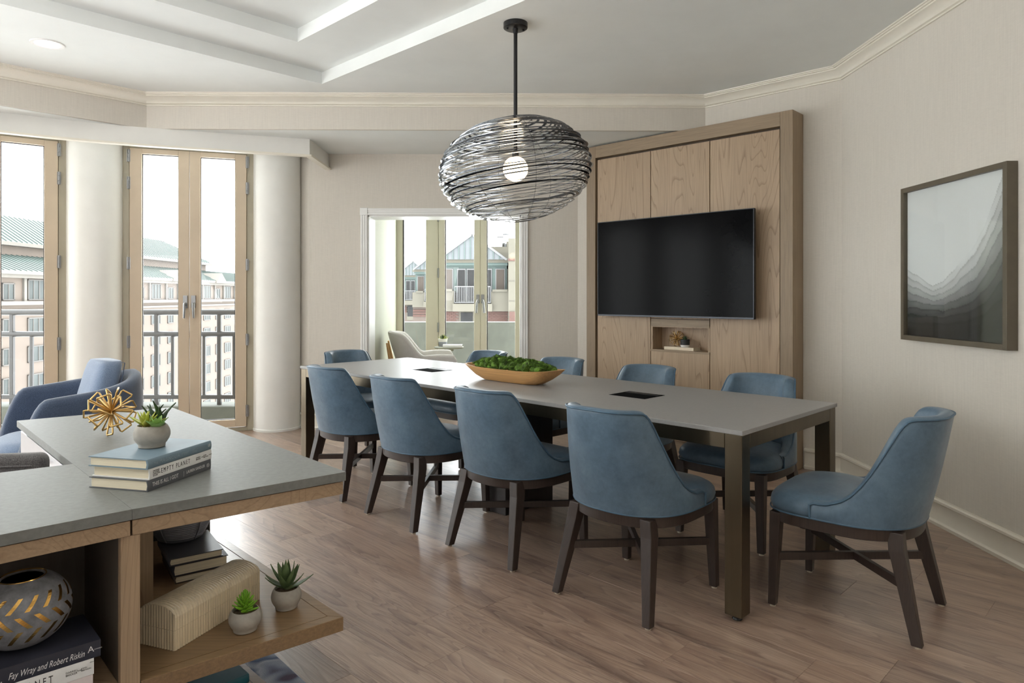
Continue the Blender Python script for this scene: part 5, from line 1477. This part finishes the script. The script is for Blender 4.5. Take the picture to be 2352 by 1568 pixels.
MB().loft(cr).build('cushion_body', M_NAVYL, cu, 60)
MB().tube([(0.205*c_, 0.045-0.25*z-0.062, z) for c_, z in ((-0.9, 0.01), (-1, 0.08), (-1, 0.33), (-0.85, 0.398), (0.85, 0.398), (1, 0.33), (1, 0.08), (0.9, 0.01))], 0.003, 6, True).build('piping', M_NAVY, cu, 50)

# charcoal desk chair tucked in behind the desk return
dcx = Vector((-1.804, 2.2175)); dcd = Vector((0.985, 0.17)).normalized()
dc = thing('lounge_chair', 'charcoal tweed low backed seat tucked behind the grey topped desk', 'chair', (dcx.x, dcx.y, 0), math.atan2(dcd.y, dcd.x))
def rr_box(x0, x1, y0, y1, z0, z1, r, mb=None):
    return (mb or MB()).box(x0, x1, y0, y1, z0, z1)
rr_box(-0.62, 0.28, -0.06, 0.01, 0.30, 0.757, 0.04).build('backrest', M_CHARCOAL, dc, 60, 0.028, seg=5)
MB().tube([(-0.59, -0.061, 0.722), (0.25, -0.061, 0.722)], 0.003, 6).build('piping', M_CHARCOAL, dc, 50)
rr_box(-0.62, -0.08, 0.0, 0.45, 0.30, 0.45, 0.03).build('seat', M_CHARCOAL, dc, 60, 0.03, seg=4)
for x in (-0.57, -0.13):
    for y in (-0.02, 0.40): MB().bar((x, y, 0.31), (x, y, 0.0125), (0.032, 0.032), (0.022, 0.022)).build('leg', M_DARKWOOD, dc, None, 0.003)

# alcove: pale armchair, side table, little plant, book
def wing_chair(loc, rot):
    o = thing('armchair', 'pale grey linen armchair with swooping arms in the window alcove', 'armchair', (loc[0], loc[1], 0), rot)
    # local +y front; shell: tall back flowing into arms
    N = 72; rings = []
    arm = 0.36; R0 = 0.34; tot = R0*PI+2*arm
    def plan(s, off, z):
        d = s*tot; fl = 0.05*max(0, (z-0.4))
        R = R0-off+fl
        if d < arm: return (-(R+0.03*(1-d/arm)), arm-d)
        if d > tot-arm: return (R+0.03*(1-(tot-d)/arm), d-(tot-arm))
        a = (d-arm)/R0; return (-R*math.cos(a), -R*math.sin(a)*0.85-0.22*max(0, z-0.45)*math.sin(a))
    def rim(s):
        u = abs(s-0.5)*2
        if u < 0.30: return 0.90-0.02*(u/0.3)**2
        if u < 0.58: f = (u-0.30)/0.28; f = f*f*(3-2*f); return 0.88-(0.88-0.655)*f
        z = 0.655+0.012*math.sin((u-0.58)/0.42*PI)
        if u > 0.9: z -= 0.22*((u-0.9)/0.1)**2
        return z
    for i in range(N+1):
        s = i/N; h = rim(s); ring = []
        for k in range(8):
            f = k/7; z = 0.26+(h-0.035-0.26)*f; ring.append((*plan(s, 0.05*(1-f)**2, z), z))
        for of, dz in ((0.008, -0.012), (0.03, 0), (0.06, 0), (0.085, -0.014)): ring.append((*plan(s, of, h), h+dz))
        for k in range(5):
            f = k/4; z = h-0.05-(h-0.05-0.32)*f; ring.append((*plan(s, 0.095+0.02*f, z), z))
        rings.append(ring)
    MB().loft(rings).build('shell', M_LINEN, o, 60)
    def sp_(sc, z): return [(sc*0.265*math.copysign(abs(math.cos(a))**0.6, math.cos(a)), 0.08+sc*0.31*math.copysign(abs(math.sin(a))**0.7, math.sin(a)), z) for a in [2*PI*j/40 for j in range(40)]]
    MB().loft([sp_(0.97, 0.27), sp_(1, 0.3), sp_(1, 0.42), sp_(0.95, 0.45), sp_(0.6, 0.462)]).build('seat', M_LINEN, o, 60)
    for sx in (-1, 1):
        MB().bar((sx*0.24, 0.30, 0.29), (sx*0.27, 0.34, 0), (0.035, 0.03), (0.022, 0.022)).build('leg', M_WOODB, o, None, 0.003)
        MB().tube([(sx*0.29, -0.30, 0.0), (sx*0.285, -0.318, 0.3), (sx*0.24, -0.37, 0.6), (sx*0.20, -0.405, 0.78)], [0.014, 0.017, 0.015, 0.010], 10).build('leg', M_WOODB, o, 50)
    return o
wing_chair((-0.93, 7.36), math.radians(-112+30))
st = thing('side_table', 'small round grey pedestal side table by the alcove window', 'table', (-0.74, 8.02, 0))
zst = 0.675
MB().lathe([(0.001, zst-0.014), (0.166, zst-0.016), (0.174, zst-0.006), (0.174, zst-0.002), (0.170, zst), (0.001, zst)], 48).build('table_top', M_CURB, st, 35)
MB().lathe([(0.001, zst-0.06), (0.05, zst-0.05), (0.06, zst-0.0145), (0.001, zst-0.0145)], 24).lathe([(0.013, 0.01), (0.013, zst-0.05)], 16).build('pedestal', M_CURB, st, 40)
MB().lathe([(0.001, 0), (0.13, 0), (0.13, 0.008), (0.02, 0.016), (0.001, 0.016)], 36).build('foot', M_CURB, st, 40)
tp = thing('potted_plant', 'tiny leafy plant in a white and grey pot on the alcove side table', 'plant', (-0.82, 8.09, zst+0.0005))
M_GREYBAND = mat('grey_glaze_band', (150, 154, 166), 0.5, var=0.04)
MB().lathe([(0.001, 0), (0.045, 0), (0.051, 0.055), (0.001, 0.055)], 28).build('pot_base', M_GREYBAND, tp, 40)
MB().lathe([(0.001, 0.0552), (0.051, 0.0552), (0.058, 0.09), (0.053, 0.09), (0.05, 0.08), (0.001, 0.08)], 28).build('pot', M_GLAZEW, tp, 40)
lt = leaf_mesh(leaf(0.05, 0.026, 0.005, 0.15, 0.55, cup=0.3), M_ALOE); lt2 = leaf_mesh(leaf(0.05, 0.026, 0.005, 0.15, 0.55, cup=0.3), M_YSUCC)
rg = random.Random(2)
for i in range(26):
    r = 0.03*math.sqrt(rg.random()); a = rg.uniform(0, 6.28)
    put_leaf(lt if i % 3 else lt2, tp, (r*math.cos(a), r*math.sin(a), 0.085+0.02*rg.random()), i*2.4, rg.uniform(0.2, 1.1), rg.uniform(0.7, 1.0))
book('white book lying on the alcove side table beside the tiny plant', (-0.80, 7.88), (0.99, 0.05), 0.225, 0.125, 0.03, zst+0.0005, C_WHITE, None, (), round_=0.3)
downlight(-3.0, 4.41, 'round white recessed ceiling downlight near the french doors', DOWNLIGHT_W)
for x, y in ((-4.6, 2.6), (1.7, 1.2), (-1.5, -2.4), (0.9, -1.6), (-4.2, -1.2), (1.75, -1.2)):
    downlight(x, y, 'round white recessed ceiling downlight beyond the view over the sitting area', DOWNLIGHT_W)['group'] = 'recessed downlights'
al_ = downlight(-0.55, 7.5, 'unseen round white downlight added to brighten the alcove behind the opening', 7.0)  # unseen lamp added for more light in the alcove
al_.location.z = 2.75
